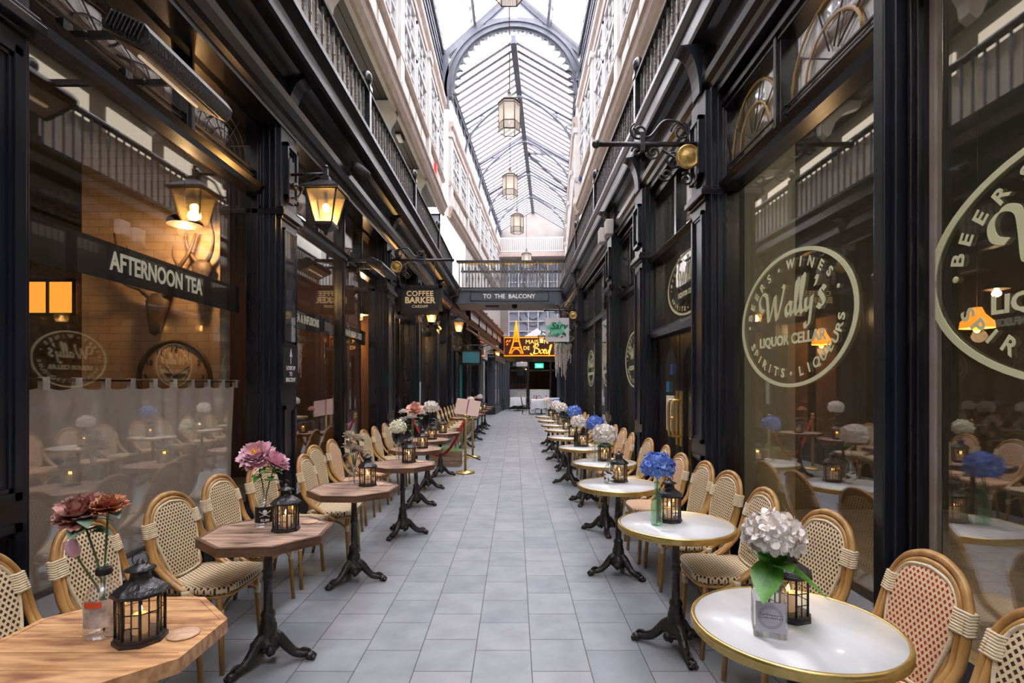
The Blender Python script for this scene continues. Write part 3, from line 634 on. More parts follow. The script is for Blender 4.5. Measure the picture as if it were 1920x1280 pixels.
for (cx,cz,r) in ((-0.05,6.2,0.95),(-0.05,6.2,0.5),(-0.05,8.1,1.1),(-0.05,8.1,0.6),(-0.75,5.2,0.35),(0.65,5.2,0.35)): m.tube([(cx+r*math.cos(2*PI*k/20),34.02,cz+r*math.sin(2*PI*k/20)) for k in range(20)],0.04,5,closed=True)
obj('tracery', m, 'steel', t)
M['blueglass'] = glass_mat('pale_blue_window_glass', tint=(0.10,0.12,0.15), base=0.05, haze=0.5, hazecol=(0.5,0.58,0.7))
obj('pane', MB().box(-1.6,1.5,34.08,34.09,4.3,9.3), 'blueglass', t); bend(t)
t = thing('high_balustrade', 'white balustrade below the gable at the far end', 'balustrade'); t['kind'] = 'structure'
obj('deck', MB().box(-2.15,1.98,33.0,34.0,9.45,9.7), 'beige', t)
m = MB(); m.box(-2.15,1.98,33.0,33.08,10.55,10.63); m.box(-2.15,1.98,33.0,33.06,9.75,9.82); obj('rail', m, 'white', t)
m = MB(); x = -2.1
while x < 1.95: m.box(x,x+0.05,33.01,33.05,9.8,10.56); x += 0.12
obj('balusters', m, 'white', t); bend(t)
# enclosing walls of the shops, and an added light-blocking wall behind the viewer
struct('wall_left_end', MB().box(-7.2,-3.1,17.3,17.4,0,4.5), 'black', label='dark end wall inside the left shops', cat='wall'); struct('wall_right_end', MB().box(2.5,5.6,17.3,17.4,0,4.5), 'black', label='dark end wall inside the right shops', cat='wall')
struct('trim_80', MB().box(-3.3,-2.2,17.12,17.5,0,4.5), 'paint', label='dark corner post below the left end of the footbridge', cat='post'); struct('trim_81', MB().box(1.62,2.7,17.12,17.62,0,4.5), 'paint', label='dark corner post below the right end of the footbridge', cat='post')  # added filler blocks; stop sky light leaking between the shopfronts
struct('wall_back', MB().box(-7.2,6.6,-6.1,-6,0,14.2), 'greywall', label='wall behind the viewer', cat='wall')  # unseen, added to keep sky light and white reflections out
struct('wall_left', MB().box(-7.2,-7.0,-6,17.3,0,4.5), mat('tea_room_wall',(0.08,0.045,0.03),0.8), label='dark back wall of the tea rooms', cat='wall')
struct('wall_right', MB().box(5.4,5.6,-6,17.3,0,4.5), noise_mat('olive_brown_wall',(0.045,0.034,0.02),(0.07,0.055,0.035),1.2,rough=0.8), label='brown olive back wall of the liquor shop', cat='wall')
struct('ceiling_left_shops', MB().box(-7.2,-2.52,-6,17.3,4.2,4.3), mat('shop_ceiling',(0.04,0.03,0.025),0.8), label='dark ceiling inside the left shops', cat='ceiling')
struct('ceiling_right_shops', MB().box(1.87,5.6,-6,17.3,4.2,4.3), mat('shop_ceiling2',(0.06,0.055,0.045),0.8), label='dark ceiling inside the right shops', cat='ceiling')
ol = noise_mat('olive_cream_wall',(0.30,0.28,0.18),(0.36,0.34,0.23),1.5,rough=0.8)
struct('wall_right_partition', MB().box(1.9,2.32,4.42,4.55,0,4.2), ol, label='olive cream partition edge inside the liquor shop', cat='wall')
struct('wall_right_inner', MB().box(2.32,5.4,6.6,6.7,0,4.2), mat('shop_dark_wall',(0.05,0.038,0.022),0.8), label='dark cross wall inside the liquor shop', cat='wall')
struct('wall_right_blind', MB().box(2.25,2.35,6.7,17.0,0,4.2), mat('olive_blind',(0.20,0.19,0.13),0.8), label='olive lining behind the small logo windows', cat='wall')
brk = mat('tea_room_brick', (0.4,0.2,0.1), 0.75); N, L, B = nt(brk); tc = N.new('ShaderNodeTexCoord'); sp = N.new('ShaderNodeSeparateXYZ'); cb = N.new('ShaderNodeCombineXYZ')
L.new(tc.outputs['Object'], sp.inputs[0]); L.new(sp.outputs['X'], cb.inputs[0]); L.new(sp.outputs['Z'], cb.inputs[1])
bt = N.new('ShaderNodeTexBrick'); bt.inputs['Scale'].default_value = 1; bt.inputs['Brick Width'].default_value = 0.23; bt.inputs['Row Height'].default_value = 0.08; bt.inputs['Mortar Size'].default_value = 0.006
bt.inputs['Color1'].default_value = (0.42,0.27,0.17,1); bt.inputs['Color2'].default_value = (0.50,0.34,0.22,1); bt.inputs['Mortar'].default_value = (0.36,0.24,0.16,1); L.new(cb.outputs[0], bt.inputs['Vector']); L.new(bt.outputs['Color'], B.inputs['Base Color'])
struct('wall_tea_room_brick', MB().box(-4.55,-3.1,5.6,5.8,0,4.2), brk, label='warm brick pier wall inside the tea room', cat='wall')
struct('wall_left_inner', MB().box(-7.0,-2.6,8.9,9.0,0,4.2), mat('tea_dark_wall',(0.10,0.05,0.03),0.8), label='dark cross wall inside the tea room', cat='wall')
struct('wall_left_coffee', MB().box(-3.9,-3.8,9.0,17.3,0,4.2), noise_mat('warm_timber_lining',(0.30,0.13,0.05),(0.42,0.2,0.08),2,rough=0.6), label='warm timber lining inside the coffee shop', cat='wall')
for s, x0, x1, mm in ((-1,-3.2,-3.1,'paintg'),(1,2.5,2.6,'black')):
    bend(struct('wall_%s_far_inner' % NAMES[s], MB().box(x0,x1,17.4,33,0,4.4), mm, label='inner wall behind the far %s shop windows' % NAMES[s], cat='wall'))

# ================================================================= BALCONY RAILINGS, BRIDGE
def bal_mesh(kind):
    m = MB(); m.box(-0.012,0.012,-0.012,0.012,0,0.84)
    for z in (0.08,0.3,0.52): m.lathe([(0.012,z-0.02),(0.022,z),(0.012,z+0.02)],6,caps=False)
    if kind == 0:                                                    # branching head
        for sg in (-1,1):
            m.tube([(0,0,0.44),(0,sg*0.015,0.53),(0,sg*0.030,0.62),(0,sg*0.028,0.72)],[0.012,0.011,0.009,0.006],5)
            m.tube([(0,0,0.56),(0,sg*0.02,0.64),(0,sg*0.03,0.74)],[0.009,0.008,0.005],5)
            m.ball((0,sg*0.032,0.64),0.010,5,4)
        m.ball((0,0,0.76),0.02,6,4)
    else:                                                            # twisted bar
        for k in range(14): m.lathe([(0.014,0.15+k*0.045),(0.019,0.165+k*0.045),(0.014,0.18+k*0.045)],5,caps=False,ph=k*0.5)
    return m.mesh('baluster')
BALM = [bal_mesh(0), bal_mesh(1)]
for me in BALM: me.materials.append(M['balgrey'])
BY = {-1:[-3.0,0.6,4.0,7.4,10.8,14.2,17.62], 1:[-3.0,0.2,3.65,7.1,10.8,14.2,17.62]}
where = ['behind the viewer','nearest the viewer','over the first pilaster','over the wall lantern run','past the speaker','before the bridge']
for s in (-1,1):
    X = -2.06 if s < 0 else 1.64
    ys = BY[s]
    for j in range(len(ys)-1):
        a, b = ys[j], ys[j+1]
        t = thing('balcony_railing', 'cast iron railing with handrail on the %s balcony, %s bay from the near end' % (NAMES[s], ORD[j]), 'railing', (X,a,4.74), 0, '%s balcony railings' % NAMES[s])
        L_ = b-a
        prof = [(-0.05,0.84),(0.05,0.84),(0.055,0.87),(0.035,0.905),(-0.035,0.905),(-0.055,0.87)]
        obj('handrail', MB().extr(prof, 0.06, L_-0.075), 'paint2', t)
        obj('bottom_rail', MB().box(-0.03,0.03,0.06,L_-0.075,0.0,0.04), 'paint2', t)
        if b > 3.0:
            n = int(L_/0.165); 
            for k in range(1, n):
                bb = obj('baluster', BALM[k%2], None, t); bb.location = (0, k*L_/n, 0.02)
        obj('backing_panel', MB().box((-0.06 if s<0 else 0.05),(-0.05 if s<0 else 0.06),0.06,L_-0.075,0.0,0.80), 'screen', t)
        nm = MB(); t.location.y += 0.0; nm.box(-0.055,0.055,-0.055,0.055,0,0.93,0.012); nm.box(-0.07,0.07,-0.07,0.07,0,0.14); nm.box(-0.065,0.065,-0.065,0.065,0.88,0.94)
        nm.lathe([(0.03,0.94),(0.045,0.97),(0.07,1.0),(0.078,1.05),(0.07,1.10),(0.045,1.14),(0.0,1.155)],12,caps=False)
        obj('newel_post', nm, 'paint2', t)
# bridge
t = thing('footbridge', 'dark iron footbridge with name panel crossing the arcade', 'bridge', (-2.0,17.62,4.2))
obj('deck', MB().box(0.06,3.66,0,1.55,0.0,0.10), 'beige', t)
m = MB(); m.box(0.06,3.64,-0.05,0.02,0.03,0.47); m.box(0.06,3.64,-0.09,-0.05,0.42,0.50); m.box(0.06,3.64,-0.08,-0.05,0.0,0.06); m.box(0.06,3.64,1.53,1.6,0.03,0.47); m.extr([(0.0,0.02),(0.5,0.02),(0.5,0.1),(0.06,0.45),(0,0.45)],0,0.0001)
obj('fascia', m, 'paintg', t)
nb = MB(); nb.box(0.52,3.10,-0.075,-0.05,0.08,0.40); npn = obj('name_panel', nb, 'paintg', t)
m = MB()
for (p,q,r,u) in ((0.52,3.10,0.37,0.40),(0.52,3.10,0.08,0.11),(0.52,0.55,0.08,0.40),(3.07,3.10,0.08,0.40)): m.box(p,q,-0.09,-0.07,r,u)
obj('panel_border', m, 'paint2', npn)
text('lettering', 'TO  THE  BALCONY', 0.20, 'cardw', (1.8,-0.082,0.235), (1,0,0), (0,0,1), npn, off=0.004, sx=0.95)
for yy, nm_ in ((-0.02,'front'),(1.56,'rear')):
    r = MB(); r.box(0.05,3.66,yy-0.04,yy+0.04,1.36,1.43); r.box(0.05,3.66,yy-0.02,yy+0.02,0.5,0.54)
    obj('handrail', r, 'paint2', t)
    for k in range(1, 34):
        bb = obj('baluster', BALM[k%2], None, t); bb.location = (0.05+k*3.6/34, yy, 0.52); bb.rotation_euler = (0,0,PI/2)
obj('gilt_frieze', MB().extr([(x*0.1+0.1*(k%2)*0.5, 1.30+0.03*math.sin(k)) for k, x in enumerate(range(1,36))] + [(3.6,1.36),(0.1,1.36)], -0.03,-0.02, 'Y'), 'brassd', t)
obj('service_box', MB().box(1.0,1.45,0.3,0.5,-0.05,0.0), 'paintg', t)
m = MB(); m.lathe([(0.07,-0.02),(0.09,-0.02),(0.09,-0.10),(0.05,-0.14),(0.0,-0.15)],12,(1.98,0.2,0.02),caps=False); obj('ceiling_camera', m, 'black', t)
# far left stepped balustrade with dark posts
for j in range(5):
    y = 20.4+j*2.5
    t = thing('stair_balustrade', 'pale panelled balustrade section with dark posts, %s section beyond the bridge on the left' % ORD[j], 'balustrade', (0,0,0), 0, 'far left balustrade sections')
    o1 = obj('panel', MB().box(-2.03,-1.99,y+0.045,y+2.45,4.10,4.60), 'cream', t)
    mm = MB(); mm.box(-2.0,-1.975,y+0.045,y+2.45,4.34,4.46); obj('fretwork_band', mm, 'woodedge', t)
    mm = MB(); mm.box(-2.05,-1.95,y+0.045,y+2.42,4.60,4.66); obj('handrail', mm, 'paint2', t)
    mm = MB(); mm.box(-2.02,-1.95,y-0.04,y+0.04,4.0,4.85); mm.ball((-1.985,y,4.90),0.06,8,6); obj('post', mm, 'paint2', t)
    bend(t)
# ================================================================= HANGING SIGNS, BRACKETS, LAMPS, HEATERS
def spiral(c, r0, turns, sg=1, n=26, ph=0):
    return [(c[0]+sg*(r0*(1-0.8*k/n))*math.cos(ph+2*PI*turns*k/n), 0, c[1]+(r0*(1-0.8*k/n))*math.sin(ph+2*PI*turns*k/n)) for k in range(n+1)]
def bracket(name, label, loc, d, L_, disc=True):                      # bar runs along +-x from the wall
    t = thing(name, label, 'sign bracket', loc)
    obj('bar', MB().tube([(0,0,0),(d*L_,0,0)],0.022,8).ball((d*(L_+0.01),0,0),0.035,8,6).box(-0.02,0.02,-0.03,0.03,-0.35,0.18).box(d*L_*0.55-0.02,d*L_*0.55+0.02,-0.02,0.02,-0.06,0.10), 'iron', t)
    m = MB()
    m.tube([(d*p[0],0,p[2]) for p in cr_pts([(0.08,0,0.02),(0.12,0,0.16),(0.28,0,0.2),(0.42,0,0.06),(0.55,0,0.14)],6)],0.012,6)
    for (c, r, tr, ph) in (((0.14,0.11),0.09,1.6,0),((0.50,0.11),0.08,-1.5,1),((0.2,-0.12),0.10,1.5,2),((0.38,-0.07),0.06,-1.5,0),((0.10,-0.30),0.06,1.4,1),((0.27,-0.26),0.06,-1.4,0),((0.52,-0.06),0.045,1.4,0)):
        m.tube([(d*p[0],0,p[2]) for p in spiral(c, r, tr, ph=ph)], 0.010, 5)
    m.tube([(0,0,-0.38),(d*0.05,0,-0.2),(d*0.3,0,-0.05)],0.012,6)
    obj('scrollwork', m, 'iron', t)
    if disc:
        m = MB(); c = d*0.10
        prof = [(0.0,-0.03),(0.085,-0.03),(0.1,-0.02),(0.1,0.015),(0.085,0.02),(0.08,0.012),(0.05,0.018),(0.03,0.03),(0.0,0.03)]
        m.lathe(prof, 24, caps=False); m.xf(Matrix.Translation((c,-0.06,-0.13)) @ Matrix.Rotation(PI/2,4,'X'))
        obj('gilt_roundel', m, 'brassd', t)
    return t
bracket('sign_bracket', 'black scrolled iron bracket with gilt roundel, empty, on the near right pilaster', (1.56,4.56,3.60), -1, 0.86)
bracket('sign_bracket', 'black scrolled iron bracket with gilt roundel holding the coffee sign', (-2.14,9.2,3.69), 1, 1.05)
bracket('sign_bracket', 'small iron bracket with gilt roundel holding the white and green sign', (1.56,13.5,3.42), -1, 0.80)
t = thing('hanging_sign', 'black framed coffee shop sign with gold lettering on the left', 'sign', (-1.64,9.2,3.0))
obj('board', MB().box(-0.34,0.34,-0.02,0.02,-0.22,0.22), 'black', t)
m = MB()
for (p,q,r,u) in ((-.38,.38,.20,.25),(-.38,.38,-.25,-.20),(-.38,-.33,-.25,.25),(.33,.38,-.25,.25)): m.box(p,q,-.035,.035,r,u)
for (p,q,r,u) in ((-.33,.33,.185,.2),(-.33,.33,-.2,-.185),(-.33,-.315,-.2,.2),(.315,.33,-.2,.2)): m.box(p,q,-.028,.028,r,u)
obj('moulded_frame', m, 'paint2', t)
for sg in (-1, 1):
    X = (1,0,0) if sg < 0 else (-1,0,0); y = sg*0.024
    text('lettering', 'COFFEE', 0.125, 'gold', (0,y,0.105), X, (0,0,1), t, off=0.003, space=1.1)
    text('lettering', 'BARKER', 0.145, 'gold', (0,y,-0.01), X, (0,0,1), t, off=0.005)
    text('lettering', 'CARDIFF', 0.065, 'gold', (0,y,-0.115), X, (0,0,1), t, off=0.001, space=1.1)
m = MB(); m.tube([(-0.25,0,0.25),(-0.25,0,0.66)],0.008,5); m.tube([(0.25,0,0.25),(0.25,0,0.66)],0.008,5); obj('hanger_chain', m, 'iron', t)
M['tgreen'] = noise_mat('green_paint_splash',(0.03,0.42,0.22),(0.25,0.68,0.45),9,rough=0.6)
M['dgreen'] = mat('dark_green_script',(0.01,0.10,0.06),0.5)
t = thing('hanging_sign', 'square white hanging sign with green splash and dark slanted script', 'sign', (1.06,13.45,2.92))
obj('board', MB().box(-0.30,0.30,-0.012,0.012,-0.30,0.30), 'white', t)
m = MB(); random.seed(3)
n = 40; P = [(0.235*(1+0.22*math.sin(5*a)+0.15*random.uniform(-1,1))*math.cos(a)-0.01, 0.17*(1+0.2*math.sin(7*a)+0.2*random.uniform(-1,1))*math.sin(a)+0.03) for a in [2*PI*k/n for k in range(n)]]
m.extr([(x,z) for x,z in P], -0.018, -0.011)
obj('green_splash', m, 'tgreen', t)
text('lettering', 'Sarv', 0.24, 'dgreen', (0.03,-0.02,0.09), (1,0,0), (0,0,1), t, shear=0.35, off=0.004)
text('lettering', 'Design', 0.11, 'dgreen', (-0.09,-0.02,-0.13), (1,0,0), (0,0,1), t, shear=0.35)
m = MB()
for (x,z,a) in ((0.15,-0.12,0.4),(0.2,-0.15,1.8),(0.13,-0.17,-2.6),(0.19,-0.1,2.4)): m.extr([(x+0.06*math.cos(a+q)*r, z+0.06*math.sin(a+q)*r) for q,r in ((0,1),(0.6,0.5),(2.6,0.4),(-2.6,0.4),(-0.6,0.5))][::-1], -0.022, -0.012)
obj('leaf_emblem', m, 'dgreen', t)
m = MB(); m.tube([(-0.2,0,0.3),(-0.2,0,0.48)],0.006,5); m.tube([(0.2,0,0.3),(0.2,0,0.48)],0.006,5); obj('hanger_chain', m, 'iron', t)
# look up to balcony sign on the first left pilaster
t = thing('notice_board', 'black notice reading LOOK UP TO BALCONY with white arrow', 'notice', (-2.145,5.07,1.72))
obj('board', MB().box(-0.004,0.012,-0.16,0.16,-0.17,0.20), 'black', t)
for k, w_ in enumerate(('LOOK UP','TO','BALCONY')): text('lettering', w_, 0.055, 'cardw', (0.013,0,-0.02-k*0.055), (0,1,0), (0,0,1), t, ext=0.001, off=0.0012, sx=0.85)
m = MB(); m.box(0.011,0.014,-0.006,0.006,0.02,0.11); m.extr([(0.011,0.0),(0.014,0.0)],0,0) if False else None
m.add([(0.013,-0.03,0.09),(0.013,0.03,0.09),(0.013,0,0.17),(0.015,-0.03,0.09),(0.015,0.03,0.09),(0.015,0,0.17)],[(0,1,2),(5,4,3),(0,3,4,1),(1,4,5,2),(2,5,3,0)])
obj('arrow', m, 'cardw', t)
# wall lanterns
LC = [0]
def wall_lantern(loc, d, label, arm=0.42, lit=60, sc=1.0):
    t = thing('wall_lantern', label, 'lantern', loc, 0, 'tapered wall lanterns'); t.scale = (sc,sc,sc)
    m = MB(); m.box(0,d*0.03,-0.06,0.06,-0.30,0.14,0); m.tube([(0,0,0),(d*arm,0,0.01)],0.016,8); m.tube(cr_pts([(0,0,-0.24),(d*0.1,0,-0.22),(d*0.18,0,-0.08),(d*0.3,0,-0.01)],5),0.012,6); m.ball((d*0.06,0,-0.12),0.04,8,6); m.box(d*arm-0.02,d*arm+0.02,-0.02,0.02,-0.06,0.06); m.ball((d*arm,0,0.08),0.022,8,6)
    obj('wall_bracket', m, 'iron', t)
    cx = d*arm
    def sq(w): return [(cx-w,-w),(cx+w,-w),(cx+w,w),(cx-w,w)]
    m = MB(); m.prism(sq(0.185),-0.185,-0.165,c=(cx,0)); m.prism(sq(0.185),-0.165,-0.05,top=0.16,c=(cx,0)); m.prism(sq(0.04),-0.05,-0.02,c=(cx,0)); obj('roof', m, 'iron', t)
    m = MB()
    for (a, b) in ((1,1),(1,-1),(-1,1),(-1,-1)): m.tube([(cx+a*0.155,b*0.155,-0.185),(cx+a*0.085,b*0.085,-0.50)],0.010,4)
    m.prism(sq(0.095),-0.53,-0.50,c=(cx,0)); m.prism(sq(0.09)[::1],-0.53,-0.58,top=0.35,c=(cx,0)); m.ball((cx,0,-0.60),0.022,8,6); m.prism(sq(0.165),-0.195,-0.185,c=(cx,0))
    obj('cage', m, 'iron', t)
    m = MB()
    for a in range(4):
        k = Matrix.Translation((cx,0,0)) @ Matrix.Rotation(a*PI/2,4,'Z'); st = len(m.v)
        m.add([(-0.15,0.152,-0.19),(0.15,0.152,-0.19),(0.085,0.086,-0.50),(-0.085,0.086,-0.50)],[(0,1,2,3)]); m.xf(k, st)
    obj('glass_panes', m, 'amberglass', t)
    m = MB(); m.ball((cx,0,-0.34),0.036,10,8,(1,1,1.25)); obj('bulb_holder', MB().lathe([(0.016,-0.30),(0.016,-0.19)],8,(cx,0,0)), 'iron', t); obj('bulb', m, 'bulb', t)
    ld = bpy.data.lights.new('lantern_light','POINT'); ld.energy = lit*0.15*sc; ld.color = (1,0.6,0.25); ld.shadow_soft_size = 0.05
    lo = bpy.data.objects.new('lantern_light', ld); COL.objects.link(lo); lo.parent = t; lo.location = (cx,0,-0.42)
    return t
wall_lantern((-2.13,5.02,3.52), 1, 'lit black tapered wall lantern on the first left pilaster', 0.38, sc=0.92)
wall_lantern((-2.13,12.05,3.35), 1, 'lit black wall lantern on the third left pilaster behind the coffee sign', 0.30, sc=0.8)
wall_lantern((-2.13,17.3,3.75), 1, 'lit black wall lantern near the left end of the bridge', 0.30)
a = wall_lantern((-1.28,29.5,3.55), 1, 'lit wall lantern at the far left by the grey shop corner', 0.3)
a = wall_lantern((1.62,24.7,3.95), -1, 'unlit looking lantern in front of the neon restaurant sign', 0.40, lit=8)
# infrared heaters
def heater(loc, label, tilt=0.45):
    t = thing('patio_heater', label, 'heater', loc, 0, 'strip heaters under the left balcony')
    R = Matrix.Translation((0.42,0,0)) @ Matrix.Rotation(tilt,4,'Y')
    prof = [(-0.13,-0.02),(-0.12,0.03),(-0.07,0.06),(0.07,0.06),(0.12,0.03),(0.13,-0.02),(0.11,-0.05),(-0.11,-0.05)]
    m = MB(); m.extr(prof,-0.38,0.38); 
    for k in range(9): m.box(-0.10+k*0.022,-0.09+k*0.022,-0.395,-0.38,-0.03,0.05)
    for k in range(9): m.box(-0.10+k*0.022,-0.09+k*0.022,0.38,0.395,-0.03,0.05)
    m.xf(R); obj('housing', m, 'iron', t, bevel=0.008)
    m = MB(); m.box(-0.085,0.085,-0.33,0.33,-0.058,-0.05); m.xf(R); obj('reflector', m, noise_mat('dull_reflector_mesh',(0.22,0.17,0.12),(0.5,0.42,0.33),120,rough=0.4,metal=0.5) if 'refl' not in M else M['refl'], t)
    m = MB(); m.tube([(0,-0.25,-0.066),(0,0.25,-0.066)],0.009,6); m.xf(R); obj('element', m, mat('heater_tube',(0.9,0.8,0.7),0.3,emit=(1,0.75,0.5),es=0.22), t)
    for yy in (-0.22,0.22): m = MB(); m.box(-0.03,0.42,yy-0.012,yy+0.012,0.05,0.085); m.box(-0.04,0.0,yy-0.03,yy+0.03,0.0,0.14); m.ball((0.1,yy-0.02,0.07),0.016,6,5); m.ball((0.34,yy-0.02,0.07),0.016,6,5); obj('mounting_arm', m, 'iron', t)
    return t
heater((-2.33,3.0,3.30), 'black strip heater on arms over the tea room window')
heater((-2.33,7.65,3.20), 'black strip heater on arms beside the coffee sign')
# pendant lanterns hanging from the ridge
def pendant_meshes():
    R_ = 0.25; six = [(R_*math.cos(PI/3*k), R_*math.sin(PI/3*k)) for k in range(6)]
    cap = MB(); cap.prism(six,0.30,0.33); cap.prism([(x*1.06,y*1.06) for x,y in six],0.33,0.35,1.0); cap.prism(six,0.35,0.45,0.42); cap.prism([(x*.42,y*.42) for x,y in six],0.45,0.50,0.6); cap.lathe([(0.06,0.50),(0.035,0.55),(0.05,0.57),(0.015,0.60),(0.03,0.63),(0.0,0.66)],10,caps=False)
    cage = MB()
    for k in range(6):
        x, y = six[k]; cage.tube([(x*1.01,y*1.01,0.33),(x*1.01,y*1.01,-0.36)],0.012,4)
        x2, y2 = six[(k+1)%6]
        for z in (-0.16,-0.355,0.26): cage.tube([(x*1.01,y*1.01,z),(x2*1.01,y2*1.01,z)],0.010,4)
        for q in range(1,7): xx = x+(x2-x)*q/7; yy = y+(y2-y)*q/7; cage.tube([(xx*1.01,yy*1.01,-0.16),(xx*1.01,yy*1.01,-0.35)],0.004,3)
    gl = MB()
    for k in range(6):
        x, y = six[k]; x2, y2 = six[(k+1)%6]; gl.add([(x,y,-0.35),(x2,y2,-0.35),(x2,y2,0.32),(x,y,0.32)],[(0,1,2,3)])
    return cap, cage, gl
cap, cage, gl = pendant_meshes(); MS = [cap.mesh('cap'), cage.mesh('cage'), gl.mesh('diffuser')]
M['bronze'] = mat('dull_bronze_lantern',(0.10,0.07,0.05),0.5,metal=0.3)
M['diff'] = cloth_mat('cream_lantern_glass',(0.93,0.88,0.78),0.5,0.15)
where = ['cut by the top of the picture','second and largest in full view','third, a little duller','fourth, small and bright','fifth, just above the bridge']
for j, (x, y, z, zr) in enumerate(((-0.1,8.6,8.15,14.0),(-0.14,12.6,7.86,14.0),(-0.17,17.6,8.08,12.5),(0.075,21.3,7.95,12.5),(0.58,27.6,7.95,12.5))):
    t = thing('pendant_lantern', 'hexagonal glazed lantern hanging from the roof, '+where[j], 'lantern', (x,y,z), 0, 'hexagonal roof lanterns')
    obj('cap', MS[0], 'bronze', t); obj('cage', MS[1], 'bronze', t); obj('diffuser', MS[2], 'diff', t)
    obj('bulb', MB().ball((0,0,0.02),0.05,8,6), 'bulbw', t)
    obj('hanging_rod', MB().tube([(0,0,0.64),(0,0,zr-z)],0.012,5), 'bronze', t)
# fittings
t = thing('speaker', 'round black loudspeaker under the left balcony edge', 'speaker', (-1.93,6.6,4.18)); m = MB(); m.lathe([(0.05,0.1),(0.075,0.08),(0.085,0.0),(0.085,-0.1),(0.07,-0.12),(0.0,-0.125)],16,caps=False); m.xf(Matrix.Rotation(-0.9,4,'Y') @ Matrix.Rotation(0.5,4,'X')); obj('housing', m, 'black', t); obj('mount', MB().tube([(0,0,0.02),(-0.1,0,0.12)],0.02,6), 'iron', t)
for j, (x, dz, lb) in enumerate(((1.50,0,'pale grey junction box under the right cornice, nearer of two'),(1.44,-0.06,'pale grey junction box under the right cornice, further and lower of two'))):
    o = obj('junction_box', MB().box(-0.06,0.06,-0.11,0.11,-0.12,0.12), mat('pale_plastic',(0.62,0.58,0.55),0.5), None, (x,8.55+j*0.26,4.05+dz), bevel=0.015); tag(o, lb, 'box')
o = obj('alarm_box', MB().box(0,0.09,-0.11,0.11,-0.19,0.19,0.02), 'redgloss', None, (-2.32,15.2,7.62), bevel=0.01); tag(o, 'red alarm box on the left cream upper wall', 'alarm box')
o = obj('alarm_box', MB().box(0,0.09,-0.09,0.09,-0.11,0.11), mat('blue_box',(0.02,0.10,0.45),0.4), None, (1.99,16.6,8.0), bevel=0.01); tag(o, 'small blue box on the right cream upper wall', 'alarm box')
for j, y in enumerate((6.1,12.1)):
    t = thing('bulkhead_light', 'white oblong bulkhead light on the left balcony ceiling, %s' % ('over the near bay' if j==0 else 'above the far bay'), 'light', (-2.62,y,7.15)); obj('base', MB().box(-0.07,0.07,-0.19,0.19,0,0.03), 'black', t); obj('diffuser', MB().box(-0.055,0.055,-0.17,0.17,-0.06,0.0), mat('opal_diffuser',(0.85,0.85,0.85),0.4), t, bevel=0.02)
t = thing('balcony_sign', 'black framed sign with white letters and full stop up on the left balcony', 'sign', (-2.55,5.35,6.35))
obj('board', MB().box(-0.42,0.36,-0.02,0.02,-0.30,0.55), 'black', t); m = MB()
for (p,q,r,u) in ((-.42,.36,-.33,-.29),(.33,.37,-.33,.55),(-.42,.30,-.25,-.24),(.29,.30,-.25,.5)): m.box(p,q,-.035,.03,r,u)
obj('frame', m, 'paintg', t); text('lettering', '& Co.', 0.26, 'cardw', (-0.05,-0.03,-0.02), (1,0,0), (0,0,1), t, off=0.004)
for s, (x,y,z) in ((-1,(-2.55,16.4,6.45)),(1,(2.3,16.4,6.45))):
    t = thing('balcony_lightbox', 'small glazed light box on the %s balcony near the bridge' % NAMES[s], 'light box', (x,y,z)); obj('panel', MB().box(-0.22,0.22,-0.03,0.03,-0.3,0.3), mat('pale_blue_panel',(0.55,0.62,0.85),0.4), t)
    m = MB(); [m.box(p,q,-.05,.05,r,u) for (p,q,r,u) in ((-.25,.25,.28,.33),(-.25,.25,-.33,-.28),(-.25,-.21,-.33,.33),(.21,.25,-.33,.33))]; obj('frame', m, 'paint2', t); obj('post', MB().tube([(0,0,-0.3),(0,0,4.705-z)],0.02,6), 'paint2', t)
